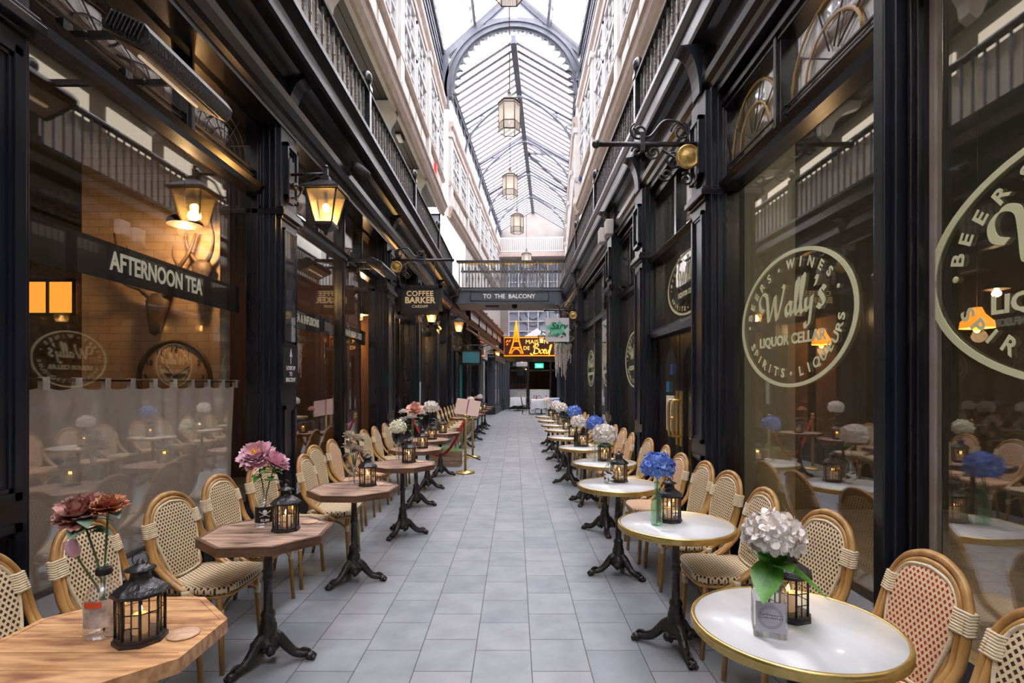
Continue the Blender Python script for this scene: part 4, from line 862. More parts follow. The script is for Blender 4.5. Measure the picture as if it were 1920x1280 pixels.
# oval window logos
def oval_logo(yc, zc, ry, rz, label, name='window_logo'):
    t = thing(name, label, 'logo', (1.7755,yc,zc), 0, None)
    X = Vector((0,-1,0)); U = Vector((0,0,1)); Nn = Vector((-1,0,0))
    m = MB(); n = 72
    def P(r, a): return (0, -math.cos(a)*(ry-r*ry*0.62/1.0), math.sin(a)*(rz-r*rz*0.62/1.0))
    k_ = ry*0.055
    for i in range(n):
        a0, a1 = 2*PI*i/n, 2*PI*(i+1)/n
        q = [(0,-math.cos(a0)*ry,math.sin(a0)*rz),(0,-math.cos(a1)*ry,math.sin(a1)*rz),(0,-math.cos(a1)*(ry-k_),math.sin(a1)*(rz-k_*0.6)),(0,-math.cos(a0)*(ry-k_),math.sin(a0)*(rz-k_*0.6))]
        m.add(q+[(-0.003,b,c) for _,b,c in q], [(0,1,2,3),(7,6,5,4),(0,4,5,1),(1,5,6,2),(2,6,7,3),(3,7,4,0)])
    obj('ring', m, 'logo', t)
    def arc(s, a0, a1, flip):
        cnt = len(s)
        me = None
        for i, ch in enumerate(s):
            a = math.radians(a0+(a1-a0)*i/(cnt-1)); rr = 0.80
            if ch == ' ': continue
            pos = Vector((-0.001, -math.cos(a)*ry*rr, math.sin(a)*rz*rr))
            rad = Vector((0,-math.cos(a)/1.0,math.sin(a))) * (-1 if flip else 1)
            tan = Vector((0, -rad.z, rad.y))                        # X-axis for text
            o = text('arc_letter', ch, rz*0.19, 'logo', pos, tan, rad, None, ext=0.001, off=0.002, sx=1.15)
            yield o
    letters = []
    letters += list(arc('BEERS', 168, 118, False)); letters += list(arc('•', 105, 105.1, False) if False else [])
    letters += list(arc('WINES', 88, 38, False)); letters += list(arc('SPIRITS', 205, 262, True)); letters += list(arc('LIQUEURS', 285, 352, True))
    mt = MB()
    for o in letters:
        st = len(mt.v); me = o.data
        mt.add([v.co for v in me.vertices], [tuple(p.vertices) for p in me.polygons]); bpy.data.objects.remove(o)
    for a in (103, 20, 180, 273): a = math.radians(a); mt.ball((-0.002,-math.cos(a)*ry*0.8,math.sin(a)*rz*0.8), rz*0.03, 8, 6, (0.1,1.2,1))
    obj('round_lettering', mt, 'logo', t)
    text('lettering', 'LIQUOR CELLAR', rz*0.21, 'logo', (-0.001,0,-rz*0.30), X, U, t, ext=0.001, off=0.003, sx=1.2)
    # script drawn with a broad pen
    m = MB(); S = rz*0.45; kx = 1.36
    strokes = [
     [(-1.22,0.30),(-1.42,0.42),(-1.46,0.72),(-1.28,0.92),(-1.08,0.82),(-1.02,0.5),(-0.98,0.0),(-0.94,-0.10)],
     [(-0.94,-0.10),(-0.76,0.30),(-0.62,0.72),(-0.60,0.3),(-0.56,-0.02),(-0.52,-0.10)], [(-0.52,-0.10),(-0.36,0.28),(-0.22,0.70),(-0.16,0.92),(-0.24,0.98)],
     [(0.16,0.28),(0.06,0.37),(-0.08,0.22),(-0.07,0.0),(0.04,-0.04),(0.15,0.18)], [(0.19,0.37),(0.14,0.12),(0.17,-0.04),(0.27,0.03)],
     [(0.27,0.03),(0.42,0.45),(0.52,0.95),(0.44,1.0),(0.37,0.6),(0.36,0.06),(0.42,-0.06),(0.50,0.03)],
     [(0.50,0.03),(0.65,0.5),(0.76,1.02),(0.68,1.07),(0.60,0.6),(0.59,0.06),(0.65,-0.06),(0.74,0.05)],
     [(0.82,0.36),(0.79,0.10),(0.86,-0.02),(0.99,0.14),(1.06,0.38)], [(1.07,0.38),(1.00,-0.1),(0.92,-0.46),(0.78,-0.52),(0.76,-0.38)],
     [(1.20,0.92),(1.27,0.86),(1.18,0.66)],
     [(1.56,0.46),(1.46,0.56),(1.36,0.42),(1.46,0.26),(1.52,0.10),(1.40,-0.03),(1.27,0.06)]]
    for st in strokes:
        pts = [((x-0.05)*S*kx, y*S+rz*0.08) for x, y in cr_pts(st, 7)]
        nib(m, pts, S*0.13, 0.55, 0.003, Vector((0,0,0)), X, U, Nn)
    obj('script_lettering', m, 'logo', t)
    return t
oval_logo(3.46,1.97,0.71,0.44,'pale oval shop logo on the window with the dark post at its right')
oval_logo(1.58,1.97,0.71,0.44,'big oval shop logo on the window cut by the right edge')
oval_logo(5.50,2.60,0.70,0.33,'oval shop logo on the pane above the door')
oval_logo(7.90,1.92,0.68,0.42,'oval shop logo on the narrow window past the door')
oval_logo(10.3,1.92,0.55,0.42,'small oval shop logo on the far double window, nearer one')
oval_logo(12.5,1.92,0.55,0.42,'small oval shop logo on the far double window, further one')
# hanging wisteria basket on the right
t = thing('hanging_flower_basket', 'trailing white wisteria and green fern hanging on the right frontage', 'hanging plant', (1.30,14.6,2.85))
m = MB(); random.seed(5)
for k in range(26):
    x, y = random.uniform(-0.22,0.22), random.uniform(-0.2,0.2); L_ = random.uniform(0.4,1.0); z = -0.2
    while z > -0.2-L_:
        r = 0.035*(1-(-0.2-z)/(L_+0.15)); m.ball((x+random.uniform(-r,r),y+random.uniform(-r,r),z),0.014,4,3,(1,1,1.4)); z -= 0.012
obj('white_racemes', m, 'pwhite', t)
def leafblade(mb, base, dirv, L_, w, droop=0.3, up=Vector((0,0,1)), n=4):
    d = Vector(dirv).normalized(); side = d.cross(up); side = side.normalized() if side.length > 1e-4 else Vector((1,0,0)); P = Vector(base); vs = []
    for i in range(n+1):
        f = i/n; c = P + d*L_*f - up*(droop*L_*f*f); ww = w*math.sin(PI*min(0.98, 0.08+f*0.9))*0.5; vs += [c-side*ww+up*ww*0.25, c, c+side*ww+up*ww*0.25]
    fs = []
    for i in range(n): a = i*3; fs += [(a,a+1,a+4,a+3),(a+1,a+2,a+5,a+4)]
    return mb.add(vs, fs, True)
m = MB()
for k in range(150):
    a = random.uniform(0,2*PI); leafblade(m, (random.uniform(-.15,.15),random.uniform(-.12,.12),random.uniform(-0.25,0.25)), (math.cos(a),math.sin(a),random.uniform(-0.3,0.9)), random.uniform(0.12,0.25), 0.035, 0.5)
obj('fern_foliage', m, 'leaf', t)
obj('basket', MB().lathe([(0.02,-0.25),(0.12,-0.2),(0.17,-0.05),(0.17,-0.03)],12), 'iron', t); obj('hanger_chain', MB().tube([(0,0,-0.05),(0.22,0,1.1)],0.006,4), 'iron', t)

# ================================================================= BISTRO CHAIRS (local: sitter faces +Y, origin on the floor)
def chair_meshes():
    R = {}
    # seat: rounded woven pad
    def seat_poly(g=0.0):
        P = []
        pts = [(-0.20,-0.19),(-0.215,0.0),(-0.22,0.12),(-0.19,0.20),(-0.10,0.225),(0.10,0.225),(0.19,0.20),(0.22,0.12),(0.215,0.0),(0.20,-0.19),(0.12,-0.21),(-0.12,-0.21)]
        for i in range(len(pts)):
            p0, p1, p2, p3 = pts[i-1], pts[i], pts[(i+1)%12], pts[(i+2)%12]
            for k in range(4):
                t = k/4; P.append(tuple(0.5*((2*b)+(-a+c)*t+(2*a-5*b+4*c-d)*t*t+(-a+3*b-3*c+d)*t**3) for a,b,c,d in zip(p0,p1,p2,p3)))
        return [(x*(1+g),y*(0.88+g)) for x, y in P][::-1]
    m = MB(); sp_ = seat_poly(); n = len(sp_); vs = []; fs = []
    rings = [(0.97,0.425),(1.02,0.438),(1.02,0.455),(0.97,0.468),(0.8,0.468),(0.5,0.463),(0.2,0.460)]
    for k, z in rings: vs += [(x*k,y*k,z) for x, y in sp_]
    for i in range(len(rings)-1):
        for k in range(n): k2 = (k+1)%n; fs.append((i*n+k,i*n+k2,(i+1)*n+k2,(i+1)*n+k))
    m.add(vs, fs, True); m.f.append(tuple(range(n))[::-1]); m.sm.append(False); m.f.append(tuple((len(rings)-1)*n+k for k in range(n))); m.sm.append(True)
    R['seat'] = m.mesh('seat')
    # back plane helper: recline
    def bp_(x, z, off=0.0): return (x, -0.165-(z-0.46)*0.26+off - 0.0, z)
    inner = [(0.115,0.49),(0.135,0.56),(0.16,0.66),(0.168,0.74),(0.15,0.81),(0.10,0.856),(0.0,0.875)]
    ih = cr_pts(inner, 5); loop = ih + [(-x,z) for x, z in ih[::-1][1:]]
    loop = loop + [(-0.06,0.482),(0.0,0.48),(0.06,0.482)]
    m = MB(); nn = len(loop); cz = 0.68
    vs = []
    for k, off in ((1.0,0.010),(0.96,0.014),(0.5,0.013),(0.1,0.012)): vs += [bp_(x*k, cz+(z-cz)*k, off) for x, z in loop]
    for k, off in ((1.0,-0.010),(0.5,-0.012),(0.1,-0.012)): vs += [bp_(x*k, cz+(z-cz)*k, off) for x, z in loop]
    fs = []
    def strip(a, b):
        for k in range(nn): k2 = (k+1)%nn; fs.append((a*nn+k,a*nn+k2,b*nn+k2,b*nn+k))
    strip(0,1); strip(1,2); strip(2,3); strip(4,0); strip(5,4); strip(6,5); fs.append(tuple(3*nn+k for k in range(nn))); fs.append(tuple(6*nn+k for k in range(nn))[::-1])
    m.add(vs, fs, True); R['backrest'] = m.mesh('backrest')
    m = MB(); lp = [bp_(x*1.0,z,0.006) for x, z in loop]; m.tube(lp, 0.013, 6, closed=True, flat=0.7); R['braided_edge'] = m.mesh('braided_edge')
    # outer hoop with its second cane, running down to the seat sides
    oh = [(0.222,0.40),(0.222,0.47),(0.222,0.58),(0.215,0.70),(0.195,0.80),(0.14,0.876),(0.06,0.912),(0,0.918)]
    def P3(x, z, k=1.0):
        if z < 0.60: y = 0.10-(z-0.40)*1.55*0.78 - 0.0
        y0 = -0.165-(z-0.46)*0.26
        f = max(0, (0.64-z)/0.24); f = min(1, f)
        return (x, y0 + 0.20*f*f + 0.0, z)
    pr = [P3(x,z) for x, z in cr_pts(oh, 5)]; full = pr + [(-x,y,z) for x,y,z in pr[::-1][1:]]
    m = MB(); m.tube(full, 0.0155, 8); R['outer_hoop'] = m.mesh('outer_hoop')
    ih2 = [(0.190,0.43),(0.192,0.50),(0.196,0.60),(0.190,0.70),(0.172,0.79),(0.122,0.858),(0.05,0.888),(0,0.892)]
    pr = [P3(x,z) for x, z in cr_pts(ih2, 5)]; full = pr + [(-x,y,z) for x,y,z in pr[::-1][1:]]
    m = MB(); m.tube([(x,y+0.004,z) for x,y,z in full], 0.0125, 8); R['inner_hoop'] = m.mesh('inner_hoop')
    # back stiles from panel into the rear legs
    m = MB()
    for s in (-1,1): m.tube([(s*0.155,bp_(0,0.64,0)[1]-0.005,0.64),(s*0.145,bp_(0,0.5,0)[1],0.5),(s*0.15,-0.185,0.43)], 0.011, 6)
    m.tube([bp_(-0.12,0.478),bp_(0,0.474),bp_(0.12,0.478)],0.010,6)
    R['back_stile'] = m.mesh('back_stile')
    # bindings
    R['binding'] = []
    for s in (-1,1):
        m = MB()
        for k in range(8):
            z = 0.725+k*0.0095; a = P3(0.216,z); w_ = 0.012-k*0.0012
            m.tube([(s*(a[0]+w_),a[1]+0.008,z),(s*0.166,a[1]+0.022,z+0.004),(s*0.154,a[1]+0.012,z+0.004),(s*0.17,a[1]-0.013,z+0.002),(s*(a[0]+w_),a[1]-0.013,z)],0.0056,5,closed=True)
        R['binding'].append(m.mesh('binding'))
        m = MB(); a = P3(0.222,0.44); m.lathe([(0.021,-0.022),(0.023,-0.01),(0.023,0.01),(0.021,0.022)],8,(s*0.222,a[1],0.43)); R['binding'].append(m.mesh('binding'))
    def leg(s, front):
        m = MB()
        if front: pts = [(s*0.185,0.14,0.44),(s*0.19,0.148,0.3),(s*0.20,0.165,0.0)]
        else: pts = [(s*0.165,-0.175,0.44),(s*0.17,-0.20,0.25),(s*0.185,-0.25,0.0)]
        m.tube(pts, [0.0155,0.0155,0.0145], 8); return m.mesh('leg')
    R['legs'] = [leg(s, f) for s in (-1,1) for f in (True,False)]
    def lb(s, front):
        m = MB(); x, y = (s*0.19,0.149) if front else (s*0.168,-0.19)
        m.lathe([(0.0185,0.0),(0.0195,0.01),(0.0195,0.04),(0.0185,0.05)],8,(x,y,0.29)); return m.mesh('leg_binding')
    R['lbs'] = [lb(s, f) for s in (-1,1) for f in (True,False)]
    m = MB(); rp = seat_poly(); m.tube([(x*0.93,y*0.93,0.412) for x,y in rp[::2]],0.0125,6,closed=True)
    for s in (-1,1): m.tube(cr_pts([(s*0.19,0.148,0.31),(s*0.18,0.09,0.36),(s*0.17,0.0,0.385),(s*0.168,-0.1,0.36),(s*0.168,-0.19,0.31)],4),0.0085,5)
    m.tube(cr_pts([(-0.19,0.148,0.31),(-0.09,0.145,0.375),(0.09,0.145,0.375),(0.19,0.148,0.31)],4),0.0085,5)
    R['seat_frame'] = m.mesh('seat_frame')
    return R
CH = chair_meshes()
def make_chair(name, red):
    t = thing(name, 'x', 'chair')
    if red:
        sm_, bm_ = CH['seat'].copy(), CH['backrest'].copy(); obj('seat', sm_, 'weaveSr', t); obj('backrest', bm_, 'weaveBr', t)
    else: obj('seat', CH['seat'], 'weaveS', t); obj('backrest', CH['backrest'], 'weaveB', t)
    obj('braided_edge', CH['braided_edge'], 'wrap', t); obj('outer_hoop', CH['outer_hoop'], 'cane', t); obj('inner_hoop', CH['inner_hoop'], 'cane', t)
    obj('back_stile', CH['back_stile'], 'cane', t); [obj('binding', q, 'wrap', t) for q in CH['binding']]; obj('seat_frame', CH['seat_frame'], 'cane', t)
    for k in range(4): l = obj('leg', CH['legs'][k], 'cane', t); obj('leg_binding', CH['lbs'][k], 'wrap', l)
    return t
proto = {False: make_chair('bistro_chair', False), True: make_chair('bistro_chair', True)}
used = {False: False, True: False}
def place_chair(x, y, rz, label, group, red=False):
    if not used[red]:
        used[red] = True; t = proto[red]; t.location = (x,y,0); t.rotation_euler = (0,0,rz); t['label'] = label; t['group'] = group; return t
    return dup(proto[red], (x,y,0), rz, label, group)
RD = math.radians
LCH = [(-1.74,1.95,-88),(-1.74,2.50,-84),(-1.72,3.05,-92),(-1.77,3.66,-90),(-1.77,4.24,-93),(-1.60,4.74,-86),(-1.78,5.42,-92),(-1.80,6.02,-88),(-1.80,6.66,-90),(-1.80,7.28,-92),(-1.80,7.86,-89),(-1.80,8.48,-91)]
LRED = {7,8}
near = ['beside the front plank table, cut by the left edge','behind the bottle of faded roses','between the front two plank tables','behind the rum bottle table','behind the pink peonies','standing out furthest towards the aisle, behind the third plank table','just behind the one that stands out','before the lime cream flowers','red flecked and beyond the dusty flowers','by the fourth plank table','by the fifth plank table','nearest the rope barrier']
for j, (x, y, a) in enumerate(LCH):
    place_chair(x, y, RD(a), 'cane chair %s' % near[j], 'left row of bistro chairs', j in LRED)
for j in range(9):
    place_chair(-1.62, 13.0+j*0.68, RD(-88+random.uniform(-3,3)), 'small distant cane bistro chair on the left beyond the menu stand, %s of that run' % ORD[j], 'bistro chairs beyond the menu stand')
RCHY = [1.42,1.98,2.60,3.20,3.80,4.30,4.80,5.45,6.12,6.85,7.55,8.2,8.9,9.6,10.3,11.0,11.8,12.6,13.4]
RRED = {1,6,9,10}
nearR = {0:'cut by the right edge',1:'with red flecked back, beside the front marble table',2:'behind the square gin bottle of white flowers',3:'between the front two marble tables',4:'behind the second marble table',5:'below the dark pilaster by the shop door',6:'red flecked, beside the shop door',7:'before the narrow logo window'}
for j, y in enumerate(RCHY):
    place_chair(1.245+(0.02 if j%3 else -0.02), y, RD(90+[2,-4,3,-2,4,1][j%6]), 'cane chair in the right row, '+(nearR[j] if j in nearR else ORD[j]+' from the front along the logo windows'), 'right row of bistro chairs', j in RRED)

# ================================================================= TABLES
def base_meshes(H):
    m = MB()
    prof = [(0.075,0.10),(0.078,0.115),(0.06,0.135),(0.055,0.15),(0.048,0.17),(0.046,0.205),(0.038,0.215),(0.040,0.23),(0.034,0.24),(0.040,0.262),(0.034,0.28),(0.024,0.287),(0.024,0.45),(0.031,0.457),(0.031,0.475),(0.026,0.482),(0.026,0.50),(0.031,0.507),(0.024,0.52),(0.021,H-0.10),(0.03,H-0.06),(0.05,H-0.05),(0.05,H-0.045)]
    m.lathe(prof, 18); col = m.mesh('column')
    m = MB(); m.box(-0.14,0.14,-0.025,0.025,H-0.055,H-0.04); m.box(-0.025,0.025,-0.14,0.14,H-0.055,H-0.04); top = m.mesh('top_spider')
    legs = []
    for k in range(3):
        a = 2*PI*k/3; ca, sa = math.cos(a), math.sin(a); m = MB()
        pts = cr_pts([(0.02,0.15),(0.06,0.13),(0.10,0.085),(0.145,0.045),(0.19,0.032),(0.22,0.036)],5); n = len(pts)
        m.tube([(r*ca,r*sa,z) for r,z in pts],[0.034-0.016*i/n for i in range(n)],9)
        m.tube([(r*ca,r*sa,z+0.024) for r,z in pts[4:]],[0.008]*(n-4),5)
        m.ball((0.228*ca,0.228*sa,0.024),0.029,10,7,(1,1,0.82)); 
        for q in (-1,0,1): m.ball((0.248*ca-q*0.016*sa,0.248*sa+q*0.016*ca,0.016),0.014,6,5,(1,1,1))
        m.tube([( (0.20+0.028*math.cos(t))*ca,(0.20+0.028*math.cos(t))*sa,0.046+0.018*math.sin(t)) for t in [i*0.5 for i in range(8)]],0.008,5)
        legs.append(m.mesh('foot'))
    bl = MB()
    for k in range(3):
        a = 2*PI*(k+0.5)/3; bl.ball((0.072*math.cos(a),0.072*math.sin(a),0.085),0.028,8,6); bl.tube([(0.05*math.cos(a),0.05*math.sin(a),0.13),(0.075*math.cos(a),0.075*math.sin(a),0.085),(0.04*math.cos(a),0.04*math.sin(a),0.05)],0.014,6)
    bl.lathe([(0.03,0.06),(0.06,0.07),(0.075,0.10)],14)
    return col, top, legs, bl.mesh('boss')
TH = 0.73
BMs = base_meshes(TH)
def oct_(a): c = a*math.tan(PI/8); return [(a,-c),(a,c),(c,a),(-c,a),(-a,c),(-a,-c),(-c,-a),(c,-a)]
def clip(poly, y0, y1):
    def cl(P, f, inside, yv):
        out = []
        for i in range(len(P)):
            p, q = P[i-1], P[i]
            ip, iq = inside(p[1]), inside(q[1])
            if ip != iq: t = (yv-p[1])/(q[1]-p[1]); out.append((p[0]+(q[0]-p[0])*t, yv))
            if iq: out.append(q)
        return out
    P = cl(poly, 0, lambda y: y >= y0, y0)
    return cl(P, 0, lambda y: y <= y1, y1) if P else P
def oct_meshes():
    A = 0.325; m = MB(); inner = oct_(A-0.022); nP = 6; w = 2*(A-0.022)/nP
    for k in range(nP):
        P = clip(inner, -(A-0.022)+k*w+0.0015, -(A-0.022)+(k+1)*w-0.0015)
        if len(P) > 2: m.prism(P, TH-0.03, TH-0.0005*(k%2))
    slab = m.mesh('plank_top')
    m = MB(); o, i_ = oct_(A), oct_(A-0.021)
    for k in range(8):
        k2 = (k+1)%8; P = [o[k],o[k2],i_[k2],i_[k]]; m.prism(P, TH-0.045, TH+0.001)
    edge = m.mesh('edge_band')
    m = MB(); m.prism(oct_(A-0.02), TH-0.042, TH-0.031); return slab, edge, m.mesh('underboard')
OM = oct_meshes()
def table_base(t, rot):
    obj('column', BMs[0], 'iron', t); obj('top_bracket', BMs[1], 'iron', t); obj('boss', BMs[3], 'iron', t)
    for k in range(3): obj('foot', BMs[2][k], 'iron', t)
def make_plank(kind):
    t = thing('plank_table', 'x', 'table'); s = [me.copy() for me in OM]
    obj('plank_top', s[0], kind, t); obj('edge_band', s[1], 'plankw' if kind == 'plankw' else 'woodedge', t); obj('underboard', s[2], 'woodedge', t); table_base(t, 0); return t
def make_round():
    t = thing('marble_table', 'x', 'table')
    obj('marble_top', MB().lathe([(0.0,TH-0.02),(0.322,TH-0.02),(0.322,TH-0.0005),(0.0,TH)],64,caps=False), 'marble', t)
    obj('brass_rim', MB().lathe([(0.30,TH-0.036),(0.33,TH-0.036),(0.336,TH-0.03),(0.332,TH-0.026),(0.336,TH-0.022),(0.332,TH-0.017),(0.337,TH-0.010),(0.335,TH-0.001),(0.330,TH+0.003),(0.321,TH+0.001),(0.321,TH-0.021),(0.30,TH-0.021)],64,caps=False), 'brass', t)
    table_base(t, 0); return t
LT = [(-1.33,1.73),(-1.385,2.99),(-1.275,4.22),(-1.16,5.50),(-1.26,6.78),(-1.30,7.9),(-1.27,9.05)]
lt_desc = ['honey coloured octagonal plank table cut by the bottom left corner','octagonal plank table with rum bottle and pink peonies','octagonal plank table with dusty cream flowers','octagonal plank table with lime cream bloom','octagonal plank table with peach lily bouquet','octagonal plank table with large white bouquet behind the lily one','octagonal plank table nearest the red rope']
tp = make_plank('plankw'); tp.location = (*LT[0],0); tp.rotation_euler = (0,0,RD(0)); tp['label'] = lt_desc[0]
td = make_plank('plankd')
for j in range(1, 7):
    rz = RD([0,5,-3,8,2,-6,4][j]); lb = lt_desc[j]
    if j == 1: td.location = (*LT[j],0); td.rotation_euler = (0,0,rz); td['label'] = lb; td['group'] = 'dark plank tables on the left'
    else: dup(td, (*LT[j],0), rz, lb, 'dark plank tables on the left')
LF = [(-1.24,13.0),(-1.15,14.7),(-1.15,16.4),(-1.12,18.0),(-1.10,19.4)]
for j, (x, y) in enumerate(LF): dup(td, (x,y,0), 0.2*j, 'small distant plank table on the left beyond the menu stand, %s of that run' % ORD[j], 'dark plank tables on the left')
RT = [(0.955,1.83),(0.945,3.14),(0.845,4.37),(0.94,5.60),(0.90,6.95),(0.84,8.30),(0.87,9.65),(0.86,10.8),(0.85,12.1),(0.85,13.6)]
rt_desc = ['with square gin bottle of white flowers, cut at the bottom right','with green bottle of blue hydrangea','with white hydrangea in a labelled bottle','with blue bloom in a slim clear bottle','with white bloom in a black bottle','with second blue bloom','with white bloom beyond the second blue one','eighth back','ninth back','furthest back in its row']
trd = make_round()
for j, (x, y) in enumerate(RT):
    lb = 'round marble table, '+rt_desc[j]; rz = RD([20,35,70,30,10,50,0,30,60,15][j])
    if j == 0: trd.location = (x,y,0); trd.rotation_euler = (0,0,rz); trd['label'] = lb; trd['group'] = 'marble tables on the right'
    else: dup(trd, (x,y,0), rz, lb, 'marble tables on the right')

# ================================================================= THINGS ON THE TABLES
def make_lantern(mcol):
    t = thing('candle_lantern', 'x', 'lantern'); r = 0.066
    def og(r): return [(r*math.cos(PI/8+PI/4*k)*1.0, r*math.sin(PI/8+PI/4*k)) for k in range(8)]
    m = MB(); m.prism(og(r*1.16),0,0.012); m.prism(og(r*1.08),0.012,0.022); obj('base', m, mcol, t)
    m = MB()
    for x, y in og(r): m.tube([(x,y,0.02),(x,y,0.152)],0.0048,4)
    P = og(r*0.98)
    for k in range(8):
        a, b = P[k], P[(k+1)%8]; mx_, my_ = (a[0]+b[0])/2, (a[1]+b[1])/2
        m.tube([(a[0],a[1],0.10),(b[0],b[1],0.10)],0.002,4); m.tube([(mx_,my_,0.02),(mx_,my_,0.15)],0.002,4); m.tube([(a[0],a[1],0.06),(b[0],b[1],0.06)],0.002,4) if k%2 else None
    obj('cage', m, mcol, t)
    m = MB(); m.prism(og(r*1.22),0.150,0.160); m.prism(og(r*1.18),0.160,0.172,0.86); m.prism(og(r*1.0),0.172,0.196,0.50); m.lathe([(0.033,0.194),(0.030,0.20),(0.028,0.222),(0.044,0.226),(0.044,0.229),(0.020,0.240),(0.012,0.246),(0.010,0.256),(0.0,0.262)],16,caps=False); obj('roof', m, mcol, t)
    m = MB(); m.tube([(0.024*math.cos(2*PI*k/16),0,0.258+0.024*math.sin(2*PI*k/16)) for k in range(16)],0.0018,5,closed=True); obj('ring_handle', m, mcol, t)
    m = MB(); m.lathe([(r*0.95,0.024),(r*0.95,0.149)],8,caps=False,smooth=False,ph=PI/8); obj('glass_panes', m, 'lampglass', t)
    return t
def make_candle():
    t = thing('candle', 'x', 'candle'); obj('wax', MB().lathe([(0.0,0),(0.023,0),(0.023,0.06),(0.018,0.062),(0,0.058)],14,caps=False), 'candle', t)
    obj('wick', MB().tube([(0,0,0.058),(0.001,0,0.066)],0.0012,4), 'black', t)
    obj('flame', MB().lathe([(0,0.064),(0.004,0.068),(0.0058,0.075),(0.004,0.084),(0.0,0.095)],8,caps=False), 'flame', t); return t
M['bronzel'] = noise_mat('bronze_brown_metal',(0.035,0.018,0.012),(0.09,0.05,0.035),20,rough=0.4,metal=0.4)
pl_ = make_lantern('iron'); plb = None; pc = make_candle()
first = {'l': True, 'c': True, 'k': True}
def put_lantern(x, y, rz, where):
    if first['l']: first['l'] = False; pl_.location = (x,y,TH); pl_.rotation_euler = (0,0,rz); pl_['label'] = 'black metal and glass candle lantern '+where; pl_['group'] = 'table candle lanterns'
    else: dup(pl_, (x,y,TH), rz, 'dark candle lantern '+where, 'table candle lanterns')
    if first['c']: first['c'] = False; pc.location = (x,y,TH+0.023); pc['label'] = 'lit candle in the lantern '+where; pc['group'] = 'lantern candles'
    else: dup(pc, (x,y,TH+0.023), 0, 'lit candle in the lantern '+where, 'lantern candles')
def put_coaster(x, y, where):
    o = obj('coaster', MB().lathe([(0.0,0.0),(0.046,0),(0.048,0.002),(0.047,0.005),(0,0.005)],28,caps=False), 'coaster', None, (x,y,TH+0.001)); tag(o, 'round cork coaster '+where, 'coaster', 'round coasters')
BPRO = {
 'stout': [(0.0,0.0),(0.05,0.0),(0.056,0.01),(0.056,0.11),(0.052,0.135),(0.036,0.158),(0.02,0.17),(0.0185,0.20),(0.022,0.205),(0.022,0.232),(0.018,0.235)],
 'tall': [(0.0,0.0),(0.03,0.0),(0.034,0.008),(0.034,0.11),(0.03,0.14),(0.018,0.18),(0.014,0.20),(0.013,0.235),(0.016,0.24),(0.016,0.25),(0.013,0.252)],
 'slim': [(0.0,0.0),(0.028,0.0),(0.031,0.006),(0.031,0.15),(0.029,0.165),(0.016,0.18),(0.014,0.19),(0.016,0.20),(0.013,0.202)],
 'round': [(0.0,0.0),(0.04,0.0),(0.044,0.01),(0.045,0.10),(0.04,0.125),(0.022,0.145),(0.018,0.15),(0.018,0.19),(0.021,0.195),(0.018,0.20)]}
def bottle(x, y, kind, label, glass='clear', lab=None, h=1.0, rz=0):
    t = thing('bottle', label, 'bottle', (x,y,TH+0.001), rz); t.scale = (1,1,h)
    pr = BPRO[kind]; m = MB(); m.lathe(pr, 26, caps=False); obj('glass_body', m, glass, t)
    inner = [(r-0.003, z+0.004) for r, z in pr[1:] if z < 0.06]; wl = MB()
    if lab:
        z0, z1, mt = lab; r = max(p[0] for p in pr)+0.0008; a0, a1 = -PI*0.5-1.15, -PI*0.5+1.15; n = 20
        vs = []; 
        for k in range(n+1):
            a = a0+(a1-a0)*k/n; vs += [(r*math.cos(a),r*math.sin(a),z0),(r*math.cos(a),r*math.sin(a),z1)]
        m = MB(); m.add(vs, [(2*k,2*k+2,2*k+3,2*k+1) for k in range(n)], True); lo = obj('label', m, mt, t); return t, lo, r
    return t, None, 0
# blooms
def petal_surf(mb, c, az, el, L_, w, cup=0.4, ruf=0.0, n=4):
    d = Vector((math.cos(az)*math.cos(el), math.sin(az)*math.cos(el), math.sin(el))); side = Vector((-math.sin(az), math.cos(az), 0)); up = side.cross(d)*-1
    if up.z < 0: up = -up
    vs = []
    for i in range(n+1):
        f = i/n; ww = w*math.sin(PI*min(0.93, 0.12+0.80*f))*0.5; base = Vector(c)+d*L_*f+up*(cup*L_*f*f)
        for q in (-1,-0.5,0,0.5,1): vs.append(base+side*ww*q+up*(ww*abs(q)*0.45)+up*(ruf*math.sin(q*7+i)*0.5*f)+d*(ruf*math.cos(q*9+az*3)*f))
    fs = []
    for i in range(n):
        for k in range(4): a = i*5+k; fs.append((a,a+1,a+6,a+5))
    mb.add(vs, fs, True)
def bloom_hydrangea(r, rnd, nfl=90, sc=0.85):
    m = MB(); 
    for k in range(nfl):
        z = 1-1.55*(k+0.5)/nfl; a = k*2.39996; rr = math.sqrt(max(0,1-z*z)); d = Vector((rr*math.cos(a),rr*math.sin(a),z*sc)); c = d*r*rnd.uniform(0.82,1.0)
        s1 = d.orthogonal().normalized(); s2 = d.cross(s1).normalized(); ph = rnd.uniform(0,1.5); pr = r*0.36; lift = rnd.uniform(-0.1,0.9)
        for q in range(4):
            an = ph+q*PI/2; u = s1*math.cos(an)+s2*math.sin(an); v = d.cross(u).normalized(); dd = d.normalized(); lf = lift*0.5+rnd.uniform(-0.2,0.4)
            P = [c] + [c+u*pr*(0.55+0.5*math.cos(b_))+v*pr*0.52*math.sin(b_)+dd*pr*(0.1+lf*(0.5+0.5*math.cos(b_))+0.12*math.sin(b_*2+k)) for b_ in (-2.0,-1.2,-0.5,0.0,0.5,1.2,2.0)]
            m.add(P, [(0,i,i+1) for i in range(1,7)], True)
    m.ball((0,0,0),r*0.62,10,7,(1,1,sc)); return m
